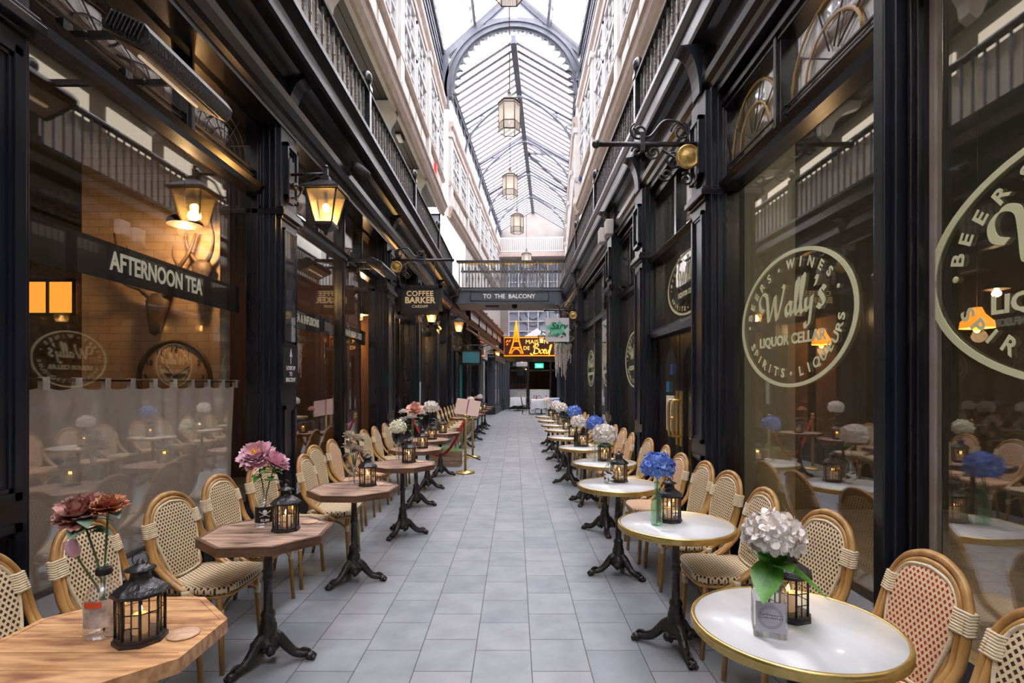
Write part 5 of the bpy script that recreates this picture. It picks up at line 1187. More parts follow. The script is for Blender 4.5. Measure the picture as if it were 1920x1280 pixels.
def bloom_peony(r, rnd, layers=5, heart=False, mx_=1.15):
    m = MB()
    for L_ in range(layers):
        f = L_/(layers-1); n = int(11-4*f)
        for k in range(n):
            az = 2*PI*(k+0.5*(L_%2))/n+rnd.uniform(-.15,.15); el = -0.25+mx_*f+rnd.uniform(-.1,.1)
            petal_surf(m, (math.cos(az)*r*0.1,math.sin(az)*r*0.1,-r*0.15+f*r*0.1), az, el, r*(1.0-0.35*f)*rnd.uniform(0.9,1.08), r*0.85, 0.35+0.25*f, r*0.07)
    return m
def bloom_bud(r, rnd):
    m = MB(); m.ball((0,0,r*0.4),r,12,8,(0.85,0.85,1.15))
    for k in range(6): petal_surf(m,(0,0,-r*0.4),k*1.05,0.75,r*2.0,r*1.5,0.5,r*0.05)
    return m
def stem_thing(name, label, cat, base, head, bloom, bm, leaves=3, leafm='leaf', ls=0.07, heart=None, rz=0, tilt=None, lw=0.6, group=None, low=0.35):
    """one flower: origin at the foot of the stem inside its bottle"""
    t = thing(name, label, cat, base, 0, group); B_ = Vector(base); Hd = Vector(head)-B_
    m = MB(); pts = cr_pts([(0,0,0.0),(Hd.x*0.12,Hd.y*0.12,Hd.z*0.45),(Hd.x*0.7,Hd.y*0.7,Hd.z*0.82),tuple(Hd)],5); m.tube(pts,[0.0035]*len(pts),6); obj('stem', m, 'stem', t)
    mb = bloom; R_ = Matrix.Translation(Hd) @ (Matrix.Rotation(tilt[1],4,tilt[0]) if tilt else Matrix.Identity(4)); mb.xf(R_); bo = obj('bloom', mb, bm, t)
    if heart:
        h = MB(); rr = heart
        for k in range(26): a = random.uniform(0,2*PI); q = random.uniform(0,rr); h.ball((q*math.cos(a),q*math.sin(a),rr*0.9+random.uniform(0,rr*0.5)),rr*0.2,5,4)
        h.xf(R_); obj('flower_heart', h, 'pyel', bo)
    if leaves:
        m = MB()
        for k in range(leaves):
            f = low+(0.88-low)*k/max(1,leaves-1); p = pts[min(len(pts)-1,int(f*(len(pts)-1)))]; az = rz+k*2.3
            leafblade(m, p, (math.cos(az),math.sin(az),0.35), ls*random.uniform(0.8,1.15), ls*lw, 0.5)
        obj('leaves', m, leafm, t)
    return t
rnd = random.Random(11)
random.seed(21)
# --- front left table
bt_, lo, r_ = bottle(-1.351,1.752,'stout','stout clear gin bottle with orange band label holding faded roses', lab=(0.04,0.128,noise_mat('printed_clear_label',(0.32,0.27,0.26),(0.72,0.68,0.66),28,rough=0.4,detail=2)), rz=RD(32))
m = MB(); n = 14; rr = r_+0.0008
vs = []
for k in range(n+1):
    a = -PI/2-0.95+0.95*k/n; vs += [(rr*math.cos(a),rr*math.sin(a),0.105),(rr*math.cos(a),rr*math.sin(a),0.124)]
m.add(vs, [(2*k,2*k+2,2*k+3,2*k+1) for k in range(n)], True); obj('orange_band', m, mat('orange_label',(0.80,0.10,0.03),0.4), lo)
m = MB(); m.lathe([(0.0225,0.196),(0.0235,0.198),(0.0235,0.214),(0.0225,0.216)],16,caps=False); obj('neck_band', m, 'black', bt_)
put_lantern(-1.205,1.715,0.2,'on the honey coloured front table'); put_coaster(-1.085,1.745,'on the honey coloured front table')
B0 = (-1.351,1.752,TH+0.01)
stem_thing('rose','full faded rust rose leaning left over the front gin bottle','flower',B0,(-1.425,1.75,1.13),bloom_peony(0.072,rnd,5),'prust',6,'leafd',0.09,rz=0.3,low=0.7,lw=0.7,group=None,tilt=('X',0.5))
stem_thing('rose','rust and apricot rose at the right of the front bunch','flower',B0,(-1.35,1.77,1.145),bloom_peony(0.052,rnd,5),noise_mat('apricot_rust_petals',(0.42,0.12,0.08),(0.85,0.50,0.25),16,rough=0.6),2,'leafd',0.075,rz=3.5,low=0.7,tilt=('X',0.3))
stem_thing('rose','small pink rosebud hanging low beside the front bottle','flower',B0,(-1.43,1.73,1.005),bloom_bud(0.024,rnd),'ppink',0,tilt=('Y',-0.4))
# --- second left table
bt_, lo, r_ = bottle(-1.45,3.09,'stout','clear rum bottle with black skull label holding pink peonies', lab=(0.03,0.125,'black'), h=0.95, rz=RD(25))
m = MB(); a0 = -PI/2
def on_lab(u, z, d=0.0012): a = -PI/2+u/r_; return ((r_+d)*math.cos(a),(r_+d)*math.sin(a),z)
c_ = on_lab(0,0.094,0.0); m.ball((c_[0],c_[1],0.096),0.012,8,6,(1,0.3,1)); m.ball((c_[0],c_[1],0.084),0.007,6,5,(1,0.4,0.8))
for s in (-1,1): m.tube([on_lab(-s*0.026,0.066,0.002),on_lab(0,0.078,0.002),on_lab(s*0.030,0.100,0.002)],0.0022,4)
obj('skull_emblem', m, 'cardw', lo)
def curved_text(s, size, m_, zc, rr, parent, sx_=1.0):
    c = bpy.data.curves.new('t','FONT'); c.body = s; c.size = size; c.align_x = 'CENTER'; c.align_y = 'CENTER'; c.offset = 0.0006; c.resolution_u = 2
    t = bpy.data.objects.new('t', c); COL.objects.link(t); dg = bpy.context.evaluated_depsgraph_get(); dg.update()
    me = bpy.data.meshes.new_from_object(t.evaluated_get(dg)); bpy.data.objects.remove(t)
    for v in me.vertices: a = -PI/2+v.co.x*sx_/rr; v.co = Vector((rr*math.cos(a), rr*math.sin(a), zc+v.co.y))
    return obj('lettering', me, m_, parent)
curved_text('RUM', 0.022, 'cardw', 0.045, r_+0.0015, lo)
put_lantern(-1.29,3.0,0.1,'beside the rum bottle'); put_coaster(-1.22,3.17,'beside the rum bottle lantern')
B0 = (-1.45,3.09,TH+0.01)
stem_thing('peony','large pink peony with yellow heart over the rum bottle','flower',B0,(-1.49,3.07,1.14),bloom_peony(0.092,rnd,5,mx_=0.75),'ppink',9,'leaf',0.10,heart=0.028,rz=2.5,low=0.55,tilt=('X',0.75),lw=0.42)
stem_thing('peony','pink peony without visible heart at the right over the rum bottle','flower',B0,(-1.385,3.08,1.10),bloom_peony(0.075,rnd,6),'ppink',9,'leaf',0.085,rz=0.5,low=0.55,tilt=('Y',0.5),lw=0.45)
# --- other left tables
lj = [(2,(-1.324,4.385),'round','dusty',(-1.34,4.38,1.10)),(3,(-1.26,5.77),'slim','lime',(-1.27,5.76,1.06)),(4,(-1.27,6.90),'round','lily',None),(5,(-1.28,8.05),'slim','white',None),(6,(-1.30,9.1),'slim','white2',None)]
bottle(-1.324,4.385,'round','frosty clear bottle of dusty cream flowers on the third plank table')
for k,(dx,dy,dz) in enumerate(((-0.04,0,0.40),(0.03,0.02,0.37),(0.0,-0.03,0.30),(-0.05,0.03,0.31),(0.04,-0.01,0.28))):
    stem_thing('rose','dusty cream rose in the bottle on the third plank table, '+['topmost','upper right','front middle','back left','lowest right'][k]+' of the bunch','flower',(-1.324,4.385,TH+0.01),(-1.324+dx,4.385+dy,TH+dz),bloom_peony(0.052,rnd,4),'pdusty',3,'leafd',0.08,rz=k*1.3,low=0.6,group='dusty roses on the third plank table')
put_lantern(-1.195,4.32,0.3,'beside the dusty cream flowers'); put_coaster(-1.12,4.36,'on the third plank table')
bottle(-1.26,5.77,'slim','slim clear bottle of lime cream bloom on the fourth plank table'); stem_thing('hydrangea','pale lime cream hydrangea on the fourth plank table','flower',(-1.26,5.77,TH+0.01),(-1.27,5.76,1.08),bloom_hydrangea(0.085,rnd,50),'pcream',2,'leafd',0.08,low=0.7)
put_lantern(-1.117,5.60,0.4,'below the lime cream bloom'); put_coaster(-1.0,5.62,'on the fourth plank table')
bottle(-1.33,6.90,'round','clear bottle of the peach lily bouquet on the fifth plank table')
for k,(dx,dy,dz,mm,rr) in enumerate(((0.03,0,0.50,'ppeach',0.10),(-0.12,0.02,0.46,'pwhite',0.055),(0.0,-0.05,0.40,'pwhite',0.07),(-0.13,0,0.36,'pwhite',0.05),(0.12,0.03,0.44,'pwhite',0.05))):
    stem_thing('lily' if k == 0 else 'rose', ['peach lily at the top of the mixed bouquet on the fifth plank table','small white rose at the upper left of the lily bouquet','white rose in front of the peach lily','small white rose low on the left of the lily bouquet','small white rose to the right of the peach lily'][k],'flower',(-1.33,6.90,TH+0.01),(-1.33+dx,6.90+dy,TH+dz),bloom_peony(rr,rnd,4),mm,4,'leafd',0.11,rz=k*1.7,low=0.5,tilt=('X',0.7) if k==0 else None)
put_lantern(-1.19,6.85,0.2,'below the peach lily')
bottle(-1.31,8.05,'slim','clear bottle on the sixth plank table'); stem_thing('hydrangea','white hydrangea over the sixth plank table','flower',(-1.31,8.05,TH+0.01),(-1.27,8.03,1.20),bloom_hydrangea(0.10,rnd,60),'pwhite',4,'leafd',0.12,low=0.5)
put_lantern(-1.24,7.95,0.5,'on the sixth plank table')
bottle(-1.36,9.1,'slim','clear bottle on the plank table by the rope'); stem_thing('rose','peach rose over the plank table by the rope','flower',(-1.36,9.1,TH+0.01),(-1.33,9.1,1.12),bloom_peony(0.07,rnd,4),'ppeach',3,'leafd',0.1)
put_lantern(-1.22,9.0,0.1,'on the plank table by the rope')
for j,(x,y) in enumerate(LF[:4]):
    bottle(x-0.06,y,'slim','clear bottle on a distant left plank table, '+ORD[j]+' beyond the menu stand')
    stem_thing('hydrangea' if j%2 else 'rose',('white' if j%2 else 'peach')+' bloom on a distant left plank table, '+ORD[j]+' beyond the menu stand','flower',(x-0.06,y,TH+0.01),(x-0.07,y,1.12),bloom_hydrangea(0.09,rnd,36) if j%2 else bloom_peony(0.08,rnd,4),'pwhite' if j%2 else 'ppeach',2,'leafd',0.1)
    put_lantern(x+0.09,y-0.04,0,'on a distant left plank table, '+ORD[j]+' beyond the menu stand')
# --- front right: square bottle
t = thing('bottle','square clear gin bottle with printed pale label holding white flowers','bottle',(0.838,1.762,TH+0.001),RD(-20)); a = 0.05
def rsq(a, c): return [(a-c,-a),(a,-a+c),(a,a-c),(a-c,a),(-a+c,a),(-a,a-c),(-a,-a+c),(-a+c,-a)]
m = MB(); m.prism(rsq(a,0.007),0,0.155); m.lathe([(0.022,0.155),(0.018,0.165),(0.018,0.19)],16,caps=False); obj('glass_body', m, 'clear', t, bevel=0.003)
lab = mat('pale_grey_violet_label',(0.60,0.58,0.66),0.5)
lf = obj('label', MB().box(-0.044,0.044,-0.0515,-0.0505,0.022,0.118), lab, t); ls_ = obj('label', MB().box(-0.0515,-0.0505,-0.044,0.044,0.022,0.118), lab, t)
ink = mat('violet_grey_ink',(0.22,0.20,0.30),0.5)
m = MB()
for r in (0.036,0.031): m.tube([(r*math.cos(2*PI*k/28),-0.0518,0.07+r*math.sin(2*PI*k/28)) for k in range(28)],0.0008,4,closed=True)
m.box(-0.036,0.036,-0.0525,-0.0515,0.066,0.078); obj('round_emblem', m, ink, lf)
text('lettering','COPPERWORT',0.0105,'cardw',(0,-0.0528,0.072),(1,0,0),(0,0,1),lf,ext=0.0002,off=0.0002)
text('lettering','69',0.02,ink,(-0.0518,0,0.07),(0,-1,0),(0,0,1),ls_,ext=0.0002)
put_lantern(0.965,1.885,0.3,'behind the square gin bottle')
B0 = (0.838,1.762,TH+0.02)
stem_thing('hydrangea','white hydrangea with big green leaves in the square gin bottle','flower',B0,(0.852,1.76,1.055),bloom_hydrangea(0.082,rnd,110,0.7),'pwhite',0)
m = MB()
fl = COL.objects[-1] if False else None
t = [o for o in COL.objects if o.get('label','').startswith('white hydrangea with big')][0]
for (dx,dy,dz,L_,w_,z) in ((-0.8,-0.25,0.9,0.13,0.09,0.19),(0.8,-0.3,0.8,0.13,0.10,0.19),(-0.35,-0.5,-0.35,0.14,0.10,0.22),(0.85,-0.35,-0.35,0.18,0.10,0.22),(0.1,-0.7,0.3,0.12,0.09,0.20),(0.3,0.6,0.4,0.12,0.09,0.2),(-0.1,-0.5,0.8,0.11,0.09,0.19)): leafblade(m,(0.005,0,z),(dx,dy,dz),L_,w_,0.25,n=7)
obj('leaves', m, 'leaf', t)
# second right
bottle(0.826,3.11,'tall','green glass bottle with stem in water holding blue hydrangea','greenglass',rz=0.3); stem_thing('hydrangea','blue hydrangea in the green bottle','flower',(0.826,3.11,TH+0.01),(0.832,3.11,1.07),bloom_hydrangea(0.082,rnd,95,0.8),'pblue',5,'leaf',0.075,low=0.72,rz=0.4)
put_lantern(0.925,3.2,0.3,'behind the green bottle')
bt_, lo, r_ = bottle(0.776,4.43,'round','clear bottle with black and white label and white hydrangea', lab=(0.03,0.10,noise_mat('black_white_label',(0.02,0.02,0.02),(0.8,0.8,0.8),30,rough=0.4,lo=0.45,hi=0.5)))
stem_thing('hydrangea','big white hydrangea on the third marble table','flower',(0.776,4.43,TH+0.01),(0.745,4.43,1.13),bloom_hydrangea(0.088,rnd,90,0.85),'pwhite',6,'leaf',0.10,low=0.6,rz=5.5)
put_lantern(0.875,4.50,0.1,'behind the bottle with black and white label')
bottle(0.84,5.62,'slim','slim clear bottle on the fourth marble table'); stem_thing('hydrangea','blue hydrangea on the fourth marble table','flower',(0.84,5.62,TH+0.01),(0.85,5.65,1.13),bloom_hydrangea(0.085,rnd,60),'pblue',3,'leaf',0.09); put_lantern(0.96,5.72,0.3,'on the fourth marble table')
bottle(0.80,7.0,'slim','black glass bottle on the fifth marble table','blackglass'); stem_thing('hydrangea','white hydrangea in the black bottle','flower',(0.80,7.0,TH+0.01),(0.83,7.0,1.05),bloom_hydrangea(0.09,rnd,60),'pwhite',3,'leaf',0.09); put_lantern(0.90,7.05,0.2,'beside the black bottle')
for j in range(5, 10):
    x, y = RT[j]; blue = j in (5,8); c_ = 'blue' if blue else 'white'
    bottle(x-0.05,y,'slim','clear bottle on the %s marble table from the front' % ORD[j]); stem_thing('hydrangea','%s hydrangea on the %s marble table from the front' % (c_, ORD[j]),'flower',(x-0.05,y,TH+0.01),(x+(0.08 if blue else -0.04),y,1.12),bloom_hydrangea(0.10,rnd,44),'pblue' if blue else 'pwhite',3,'leaf',0.10)
    put_lantern(x+0.06,y+0.03,0.2*j,'on the %s marble table from the front' % ORD[j])
# ================================================================= ROPE BARRIER, MENU STAND, PLANTER
def stanchion(x, y, label):
    t = thing('rope_stanchion', label, 'stanchion', (x,y,0), 0, 'brass rope posts')
    obj('base', MB().lathe([(0,0),(0.165,0),(0.168,0.012),(0.16,0.028),(0.06,0.04),(0.03,0.05)],28,caps=False), 'brass', t)
    obj('post', MB().lathe([(0.022,0.03),(0.022,0.92),(0.036,0.925),(0.036,0.955),(0.022,0.96),(0.018,0.975)],16), 'brass', t); obj('finial', MB().ball((0,0,0.995),0.033,12,8), 'brass', t)
stanchion(-0.87,9.3,'brass post with red rope standing nearest the aisle'); stanchion(-0.90,11.3,'brass post beyond the menu stand near the aisle'); stanchion(-1.88,9.75,'brass post at the wall end of the red rope')
m = MB(); pts = [(-0.90-0.95*k/16, 9.31+0.43*k/16, 0.90-0.62*(1-((k-8)/8)**2)) for k in range(17)]; m.tube(pts,0.022,8); o = obj('velvet_rope', m, 'red'); tag(o,'drooping red velvet rope between two brass posts','rope')
t = thing('menu_stand','tripod stand holding an open pink beige menu with dark red spine','menu stand',(-0.99,10.75,0))
m = MB(); m.tube([(0,0,0.02),(0,0,0.98)],0.015,8)
obj('pole', m, 'brass', t)
for k,a in enumerate((0.35,2.4,4.5)): obj('leg', MB().tube([(0,0,0.14),(0.30*math.cos(a),0.30*math.sin(a)-0.02,0.012)],0.012,6), 'black' if k == 0 else 'brass', t)
for s in (-1,1):
    m = MB(); m.box(min(0,s*0.245),max(0,s*0.245),-0.006,0.006,0,0.34); m.xf(Matrix.Translation((0,-0.02,0.93)) @ Matrix.Rotation(-0.42,4,'X') @ Matrix.Rotation(s*0.06,4,'Z') @ Matrix.Rotation(0.15,4,'Y')); obj('menu_page', m, mat('pink_beige_page',(0.62,0.44,0.38),0.6), t)
m = MB(); m.box(-0.012,0.012,-0.012,-0.004,0,0.345); m.xf(Matrix.Translation((0,-0.02,0.93)) @ Matrix.Rotation(-0.42,4,'X') @ Matrix.Rotation(0.15,4,'Y')); obj('menu_spine', m, mat('maroon_spine',(0.25,0.02,0.04),0.5), t)
t = thing('planter_box','wooden planter box of green ferns behind the red rope','planter',(-1.33,10.2,0))
m = MB()
for z in (0.01,0.105,0.20): m.box(-0.30,0.30,-0.18,0.18,z,z+0.088)
obj('box', m, noise_mat('weathered_crate',(0.22,0.14,0.08),(0.38,0.27,0.17),5,rough=0.7,stretch=(1,1,8)), t)
random.seed(9); m = MB()
for k in range(60):
    a = random.uniform(0,2*PI); b = (random.uniform(-.2,.2),random.uniform(-.1,.1),0.27); d = Vector((math.cos(a),math.sin(a),random.uniform(0.5,1.6))).normalized(); L_ = random.uniform(0.25,0.42)
    P = [Vector(b)+d*L_*f-Vector((0,0,1))*0.22*f*f for f in [i/9 for i in range(10)]]
    for i in range(1,9):
        for s in (-1,1): sd = d.cross(Vector((0,0,1))).normalized()*s; leafblade(m, P[i], sd+d*0.5, 0.07*(1-i/11), 0.018, 0.4, n=2)
fo = obj('fern_fronds', m, 'leaf', t)

# ================================================================= TEA ROOM BEHIND THE LEFT WINDOW
def plight(parent, loc, e, col=(1,0.62,0.28), r=0.05):
    ld = bpy.data.lights.new('lamp_light','POINT'); ld.energy = e; ld.color = col; ld.shadow_soft_size = r
    lo = bpy.data.objects.new('lamp_light', ld); COL.objects.link(lo); lo.location = loc
    if parent: lo.parent = parent
    return lo
M['shade'] = mat('amber_lamp_shade',(0.75,0.32,0.05),0.5,emit=(1,0.45,0.08),es=1.2)
M['shadein'] = mat('dark_metal_shade',(0.05,0.03,0.02),0.4)
def pendant(x, y, z, label, e=25, m_='shadein', ceil=4.2, group='pendant lamps inside the shops', rr=0.16):
    t = thing('pendant_lamp', label, 'lamp', (x,y,z), 0, group)
    obj('shade', MB().lathe([(rr,0.0),(rr*0.94,0.05),(0.05,0.11),(0.03,0.16),(0.028,0.16),(0.045,0.105),(rr*0.9,0.046),(rr*0.97,0.0)],20,caps=False), m_, t)
    obj('bulb', MB().ball((0,0,0.0),0.026,10,8,(1,1,1.4)), 'bulb' if m_ == 'shadein' else 'orshade', t); obj('cord', MB().tube([(0,0,0.15),(0,0,ceil-z)],0.005,4), 'black', t)
    plight(t, (0,0,-0.06), e); return t
pendant(-3.22,5.2,3.10,'lit pendant lamp glowing orange against the tea room wall', 24)
pendant(-5.6,4.2,3.0,'dim pendant lamp deep inside the tea room', 14)
pendant(-3.3,7.6,2.9,'pendant lamp behind the cake sign window', 16)
pendant(-3.0,10.4,2.9,'pendant lamp in the warm shop behind the coffee sign', 30); pendant(-3.0,13.2,2.9,'pendant lamp in the warm shop past the coffee sign', 30)
M['fur'] = noise_mat('dark_antler_bone',(0.05,0.03,0.02),(0.12,0.07,0.04),12,rough=0.6)
def skull(x, z, label, kind=0, sc=1.0):
    t = thing('mounted_antlers', label, 'antlers', (x,5.52,z)); t.scale = (sc,sc,sc)
    m = MB(); m.lathe([(0.0,-0.34),(0.05,-0.31),(0.075,-0.2),(0.11,-0.05),(0.12,0.03),(0.08,0.10),(0.0,0.12)],14,caps=False)
    m.xf(Matrix.Rotation(-0.15,4,'X') @ Matrix.Diagonal((1,0.6,1,1))); obj('skull', m, 'fur', t)
    for s in (-1,1):
        m = MB()
        if kind == 0:
            m.tube(cr_pts([(s*0.06,0,0.06),(s*0.16,-0.03,0.16),(s*0.24,-0.05,0.34),(s*0.36,-0.06,0.52),(s*0.42,-0.04,0.72)],5),[0.036-0.026*i/20 for i in range(21)],8)
            m.tube(cr_pts([(s*0.14,-0.02,0.14),(s*0.26,-0.08,0.18),(s*0.34,-0.1,0.24)],4),[0.022-0.016*i/8 for i in range(9)],6)
            m.tube(cr_pts([(s*0.25,-0.05,0.36),(s*0.22,-0.1,0.48),(s*0.24,-0.12,0.58)],4),[0.018-0.014*i/8 for i in range(9)],6)
        else: m.tube(cr_pts([(s*0.03,0,0.05),(s*0.12,-0.03,0.18),(s*0.16,-0.05,0.36),(s*0.12,-0.04,0.56)],6),[0.03-0.026*i/18 for i in range(19)],8)
        obj('antler', m, 'fur', t)
    return t
skull(-3.70,2.38,'large branched antlers with skull on the tea room wall'); skull(-3.24,2.74,'small curved horns on the tea room wall under the pendant lamp',1,0.9)
t = thing('wall_clock','big round vintage clock on the tea room wall with black numerals','clock',(-3.56,5.57,1.62))
m = MB(); m.lathe([(0.0,-0.02),(0.37,-0.02),(0.37,0.0),(0.0,0.0)],40,caps=False); m.xf(Matrix.Rotation(PI/2,4,'X')); obj('dial', m, mat('aged_dial',(0.42,0.25,0.14),0.6), t)
m = MB(); m.tube([(0.375*math.cos(2*PI*k/40),0,0.375*math.sin(2*PI*k/40)) for k in range(40)],0.022,6,closed=True); obj('bezel', m, 'fur', t)
for k in range(12):
    a = PI/2-2*PI*(k+1)/12; text('numeral', str(k+1), 0.085, 'black', (0.30*math.cos(a),-0.004-0.002,0.30*math.sin(a)), (1,0,0),(0,0,1), t, ext=0.001)
m = MB()
for a, L_ in ((0.6,0.2),(2.2,0.14)): m.tube([(0,-0.012,0),(L_*math.cos(a),-0.012,L_*math.sin(a))],0.006,4)
obj('hands', m, 'black', t); text('lettering','AFTERNOON',0.045,'black',(0,-0.006,0.02),(1,0,0),(0,0,1),t,ext=0.001)
M['signw'] = mat('cream_sign_letters',(0.80,0.76,0.60),0.5,emit=(0.9,0.85,0.65),es=0.12)
for (y0,y1,s_,yc,sz,lb) in ((2.42,4.84,'AFTERNOON TEA',3.72,0.165,'long black board reading AFTERNOON TEA inside the left window'),(5.3,7.2,'TEA & INFUSIONS',6.35,0.135,'black board reading TEA & INFUSIONS inside the window'),(7.34,8.9,'HAND MADE CAKES',8.2,0.13,'black board reading HAND MADE CAKES inside the window')):
    t = thing('window_sign', lb, 'sign', (-2.50,yc,2.31)); [obj('hanging_wire', MB().tube([(-0.01,q-yc,0.11),(-0.01,q-yc,1.885)],0.003,4), 'black', t) for q in (y0+0.3,y1-0.3)]; obj('board', MB().box(-0.02,0.0,y0-yc,y1-yc,-0.115,0.115), 'black', t)
    text('lettering', s_, sz, 'signw', (0.003,0.05,0), (0,1,0),(0,0,1), t, off=0.004, ext=0.002, sx=0.72)
# linen half curtain
t = thing('cafe_curtain','sheer linen half curtain with tabs hanging on a rod in the tea room window','curtain',(-2.50,2.38,0))
obj('rod', MB().tube([(0,0,1.575),(0,2.46,1.575)],0.009,8), 'fur', t)
m = MB(); n = 150; vs = []; rows = [1.535,1.50,1.3,1.1,0.9,0.7,0.48]
for zi, z in enumerate(rows):
    for k in range(n+1):
        f = k/n; y = 0.02+2.36*f; amp = 0.016+0.028*min(1,(1.53-z)/0.5); w_ = math.sin(f*62+math.sin(f*9)*1.5)*0.6+math.sin(f*23+1)*0.5
        sag = 0.018*abs(math.sin(f*PI*11)) if zi < 2 else 0
        vs.append((w_*amp, y+(1.53-z)*0.03*math.sin(f*17), z-sag))
fs = [(i*(n+1)+k, i*(n+1)+k+1, (i+1)*(n+1)+k+1, (i+1)*(n+1)+k) for i in range(len(rows)-1) for k in range(n)]
m.add(vs, fs, True); obj('cloth', m, 'linen', t)
m = MB()
for k in range(12):
    y = 0.02+2.36*k/11; m.box(-0.014,-0.012,y-0.022,y+0.022,1.52,1.585); m.box(0.012,0.014,y-0.022,y+0.022,1.52,1.585); m.box(-0.014,0.014,y-0.022,y+0.022,1.585,1.588)
obj('hanging_tabs', m, 'linen', t)
t = thing('glowing_side_window','small amber glazed window glowing at the back of the tea room','window',(-6.30,7.2,2.72)); obj('pane', MB().box(-0.35,0.35,0,0.01,-0.22,0.22), mat('lit_amber_pane',(0.8,0.4,0.1),0.4,emit=(1,0.36,0.04),es=0.75), t); m = MB(); m.box(-0.37,0.37,-0.03,0,-0.25,-0.21); m.box(-0.37,0.37,-0.03,0,0.21,0.25); m.box(-0.37,-0.34,-0.03,0,-0.25,0.25); m.box(0.34,0.37,-0.03,0,-0.25,0.25); m.box(-0.012,0.012,-0.03,0,-0.25,0.25); obj('frame', m, 'black', t)
t = thing('room_divider','dark timber divider carrying the glowing window in the tea room','divider',(-6.0,7.23,0)); obj('panel', MB().box(-0.98,0.9,0,0.06,0,4.2), 'fur', t)
t = thing('wall_sconce','small glowing candle lamp on the tea room divider','lamp',(-5.25,7.15,1.62)); obj('bulb', MB().ball((0,0,0),0.035,8,6), 'bulb', t); obj('backplate', MB().box(-0.05,0.05,0.03,0.06,-0.12,0.08), 'brass', t); plight(t,(0,-0.1,0),5)
# ================================================================= LIQUOR SHOP INTERIOR
M['orshade'] = mat('orange_glowing_shade',(0.9,0.4,0.05),0.5,emit=(1,0.30,0.02),es=0.8)
pendant(3.55,4.1,1.98,'orange glowing pendant shade deep in the liquor shop', 10, 'orshade', 4.2, rr=0.11); pendant(3.9,3.2,1.66,'low orange pendant shade at the right inside the liquor shop', 8, 'orshade', 4.2, rr=0.11); pendant(3.1,5.4,1.95,'round orange pendant behind the oval logo', 8, 'orshade', 4.2, rr=0.09)

for (x,y,e,lb) in ((3.6,2.4,24,'round opal ceiling light in the middle of the liquor shop'),(4.0,0.4,16,'round opal ceiling light deeper in the liquor shop')):  # added fill lamps outside the view; lighten the shop interior
    t = thing('ceiling_light', lb, 'light', (x,y,4.2)); obj('base', MB().lathe([(0,-0.03),(0.17,-0.03),(0.17,0)],20,caps=False), 'black', t); obj('opal_bowl', MB().lathe([(0,-0.12),(0.09,-0.105),(0.14,-0.07),(0.155,-0.03)],20,caps=False), 'bulbw', t); plight(t,(0,0,-0.30),e,(1,0.88,0.62),0.15)
t = thing('bottle_shelving','dark wooden shelving against the back wall of the liquor shop','shelving',(5.2,2.2,0)); m = MB()
for z in (0.1,0.6,1.1,1.6,2.1): m.box(-0.2,0.2,-1.8,1.8,z,z+0.04)
for y in (-1.8,-0.6,0.6,1.76): m.box(-0.2,0.2,y,y+0.04,0,2.3)
obj('shelf_frame', m, 'fur', t)
# ================================================================= RESTAURANT AT THE FAR END (laid out straight, then turned with the arcade)
t = thing('restaurant_front','dark timber restaurant front with two bays and white half curtains at the far end','shopfront'); t['kind'] = 'structure'
m = MB(); m.box(-2.1,1.95,33.0,33.2,3.0,4.45); m.box(-2.15,2.0,32.93,33.2,4.4,4.5); m.box(-2.1,1.95,32.95,33.2,2.93,3.03); obj('fascia', m, 'paint2', t)
m = MB(); m.box(-2.1,-1.5,33.0,33.2,0,3.0); m.box(1.45,1.95,33.0,33.2,0,3.0); obj('side_pier', m, 'paintg', t)
m = MB(); m.box(-0.42,-0.26,33.0,33.12,0,3.0); m.box(1.0,1.1,33.0,33.12,0,3.0); m.box(-1.5,1.45,33.0,33.12,2.35,2.45); m.box(-1.5,-0.42,33.0,33.12,0,0.32); m.box(-0.26,1.45,33.0,33.12,0,0.12); obj('frame', m, 'paint2', t)
obj('glazing', MB().box(-1.5,-0.42,33.05,33.06,0.32,3.0), 'glass', t); bend(t)
for k,(a,b) in enumerate(((-1.48,-0.45),(-0.24,0.98))):
    m = MB(); n = 60; vs = []
    for z in (1.22,0.25):
        for i in range(n+1): vs.append((a+(b-a)*i/n, 33.16+0.02*math.sin(i*1.4), z))
    m.add(vs,[(i,i+1,n+2+i,n+1+i) for i in range(n)],True); c = thing('cafe_curtain','white half curtain in the %s bay of the far restaurant' % ('left','right')[k],'curtain'); obj('cloth', m, 'tcloth', c); obj('rod', MB().tube([(a,33.16,1.23),(b,33.16,1.23)],0.012,6), 'brass', c); bend(c)
m = MB(); m.box(-2.1,1.95,38,38.1,0,4); m.box(-2.2,-2.1,33.2,38.1,0,4); m.box(1.95,2.05,33.2,38.1,0,4); m.box(-2.2,2.05,33.2,38.1,3.9,4.0); bend(struct('wall_restaurant_inside', m, mat('dark_red_brown_interior',(0.03,0.013,0.010),0.7), label='dark interior walls of the far restaurant', cat='wall'))
t = thing('bar_counter','dark red wooden bar counter inside the far restaurant','counter'); obj('body', MB().box(-1.6,-0.4,34.8,35.4,0,1.55), mat('dark_red_wood',(0.14,0.03,0.02),0.5), t); obj('top', MB().box(-1.65,-0.35,34.75,35.45,1.55,1.6), 'fur', t); bend(t)
q_ = BP(-0.8,34.6); pendant(q_.x,q_.y,2.75,'lit pendant lamp over the bar inside the far restaurant', 14, ceil=3.9)  # added lamp carrying the fill light for the dark restaurant
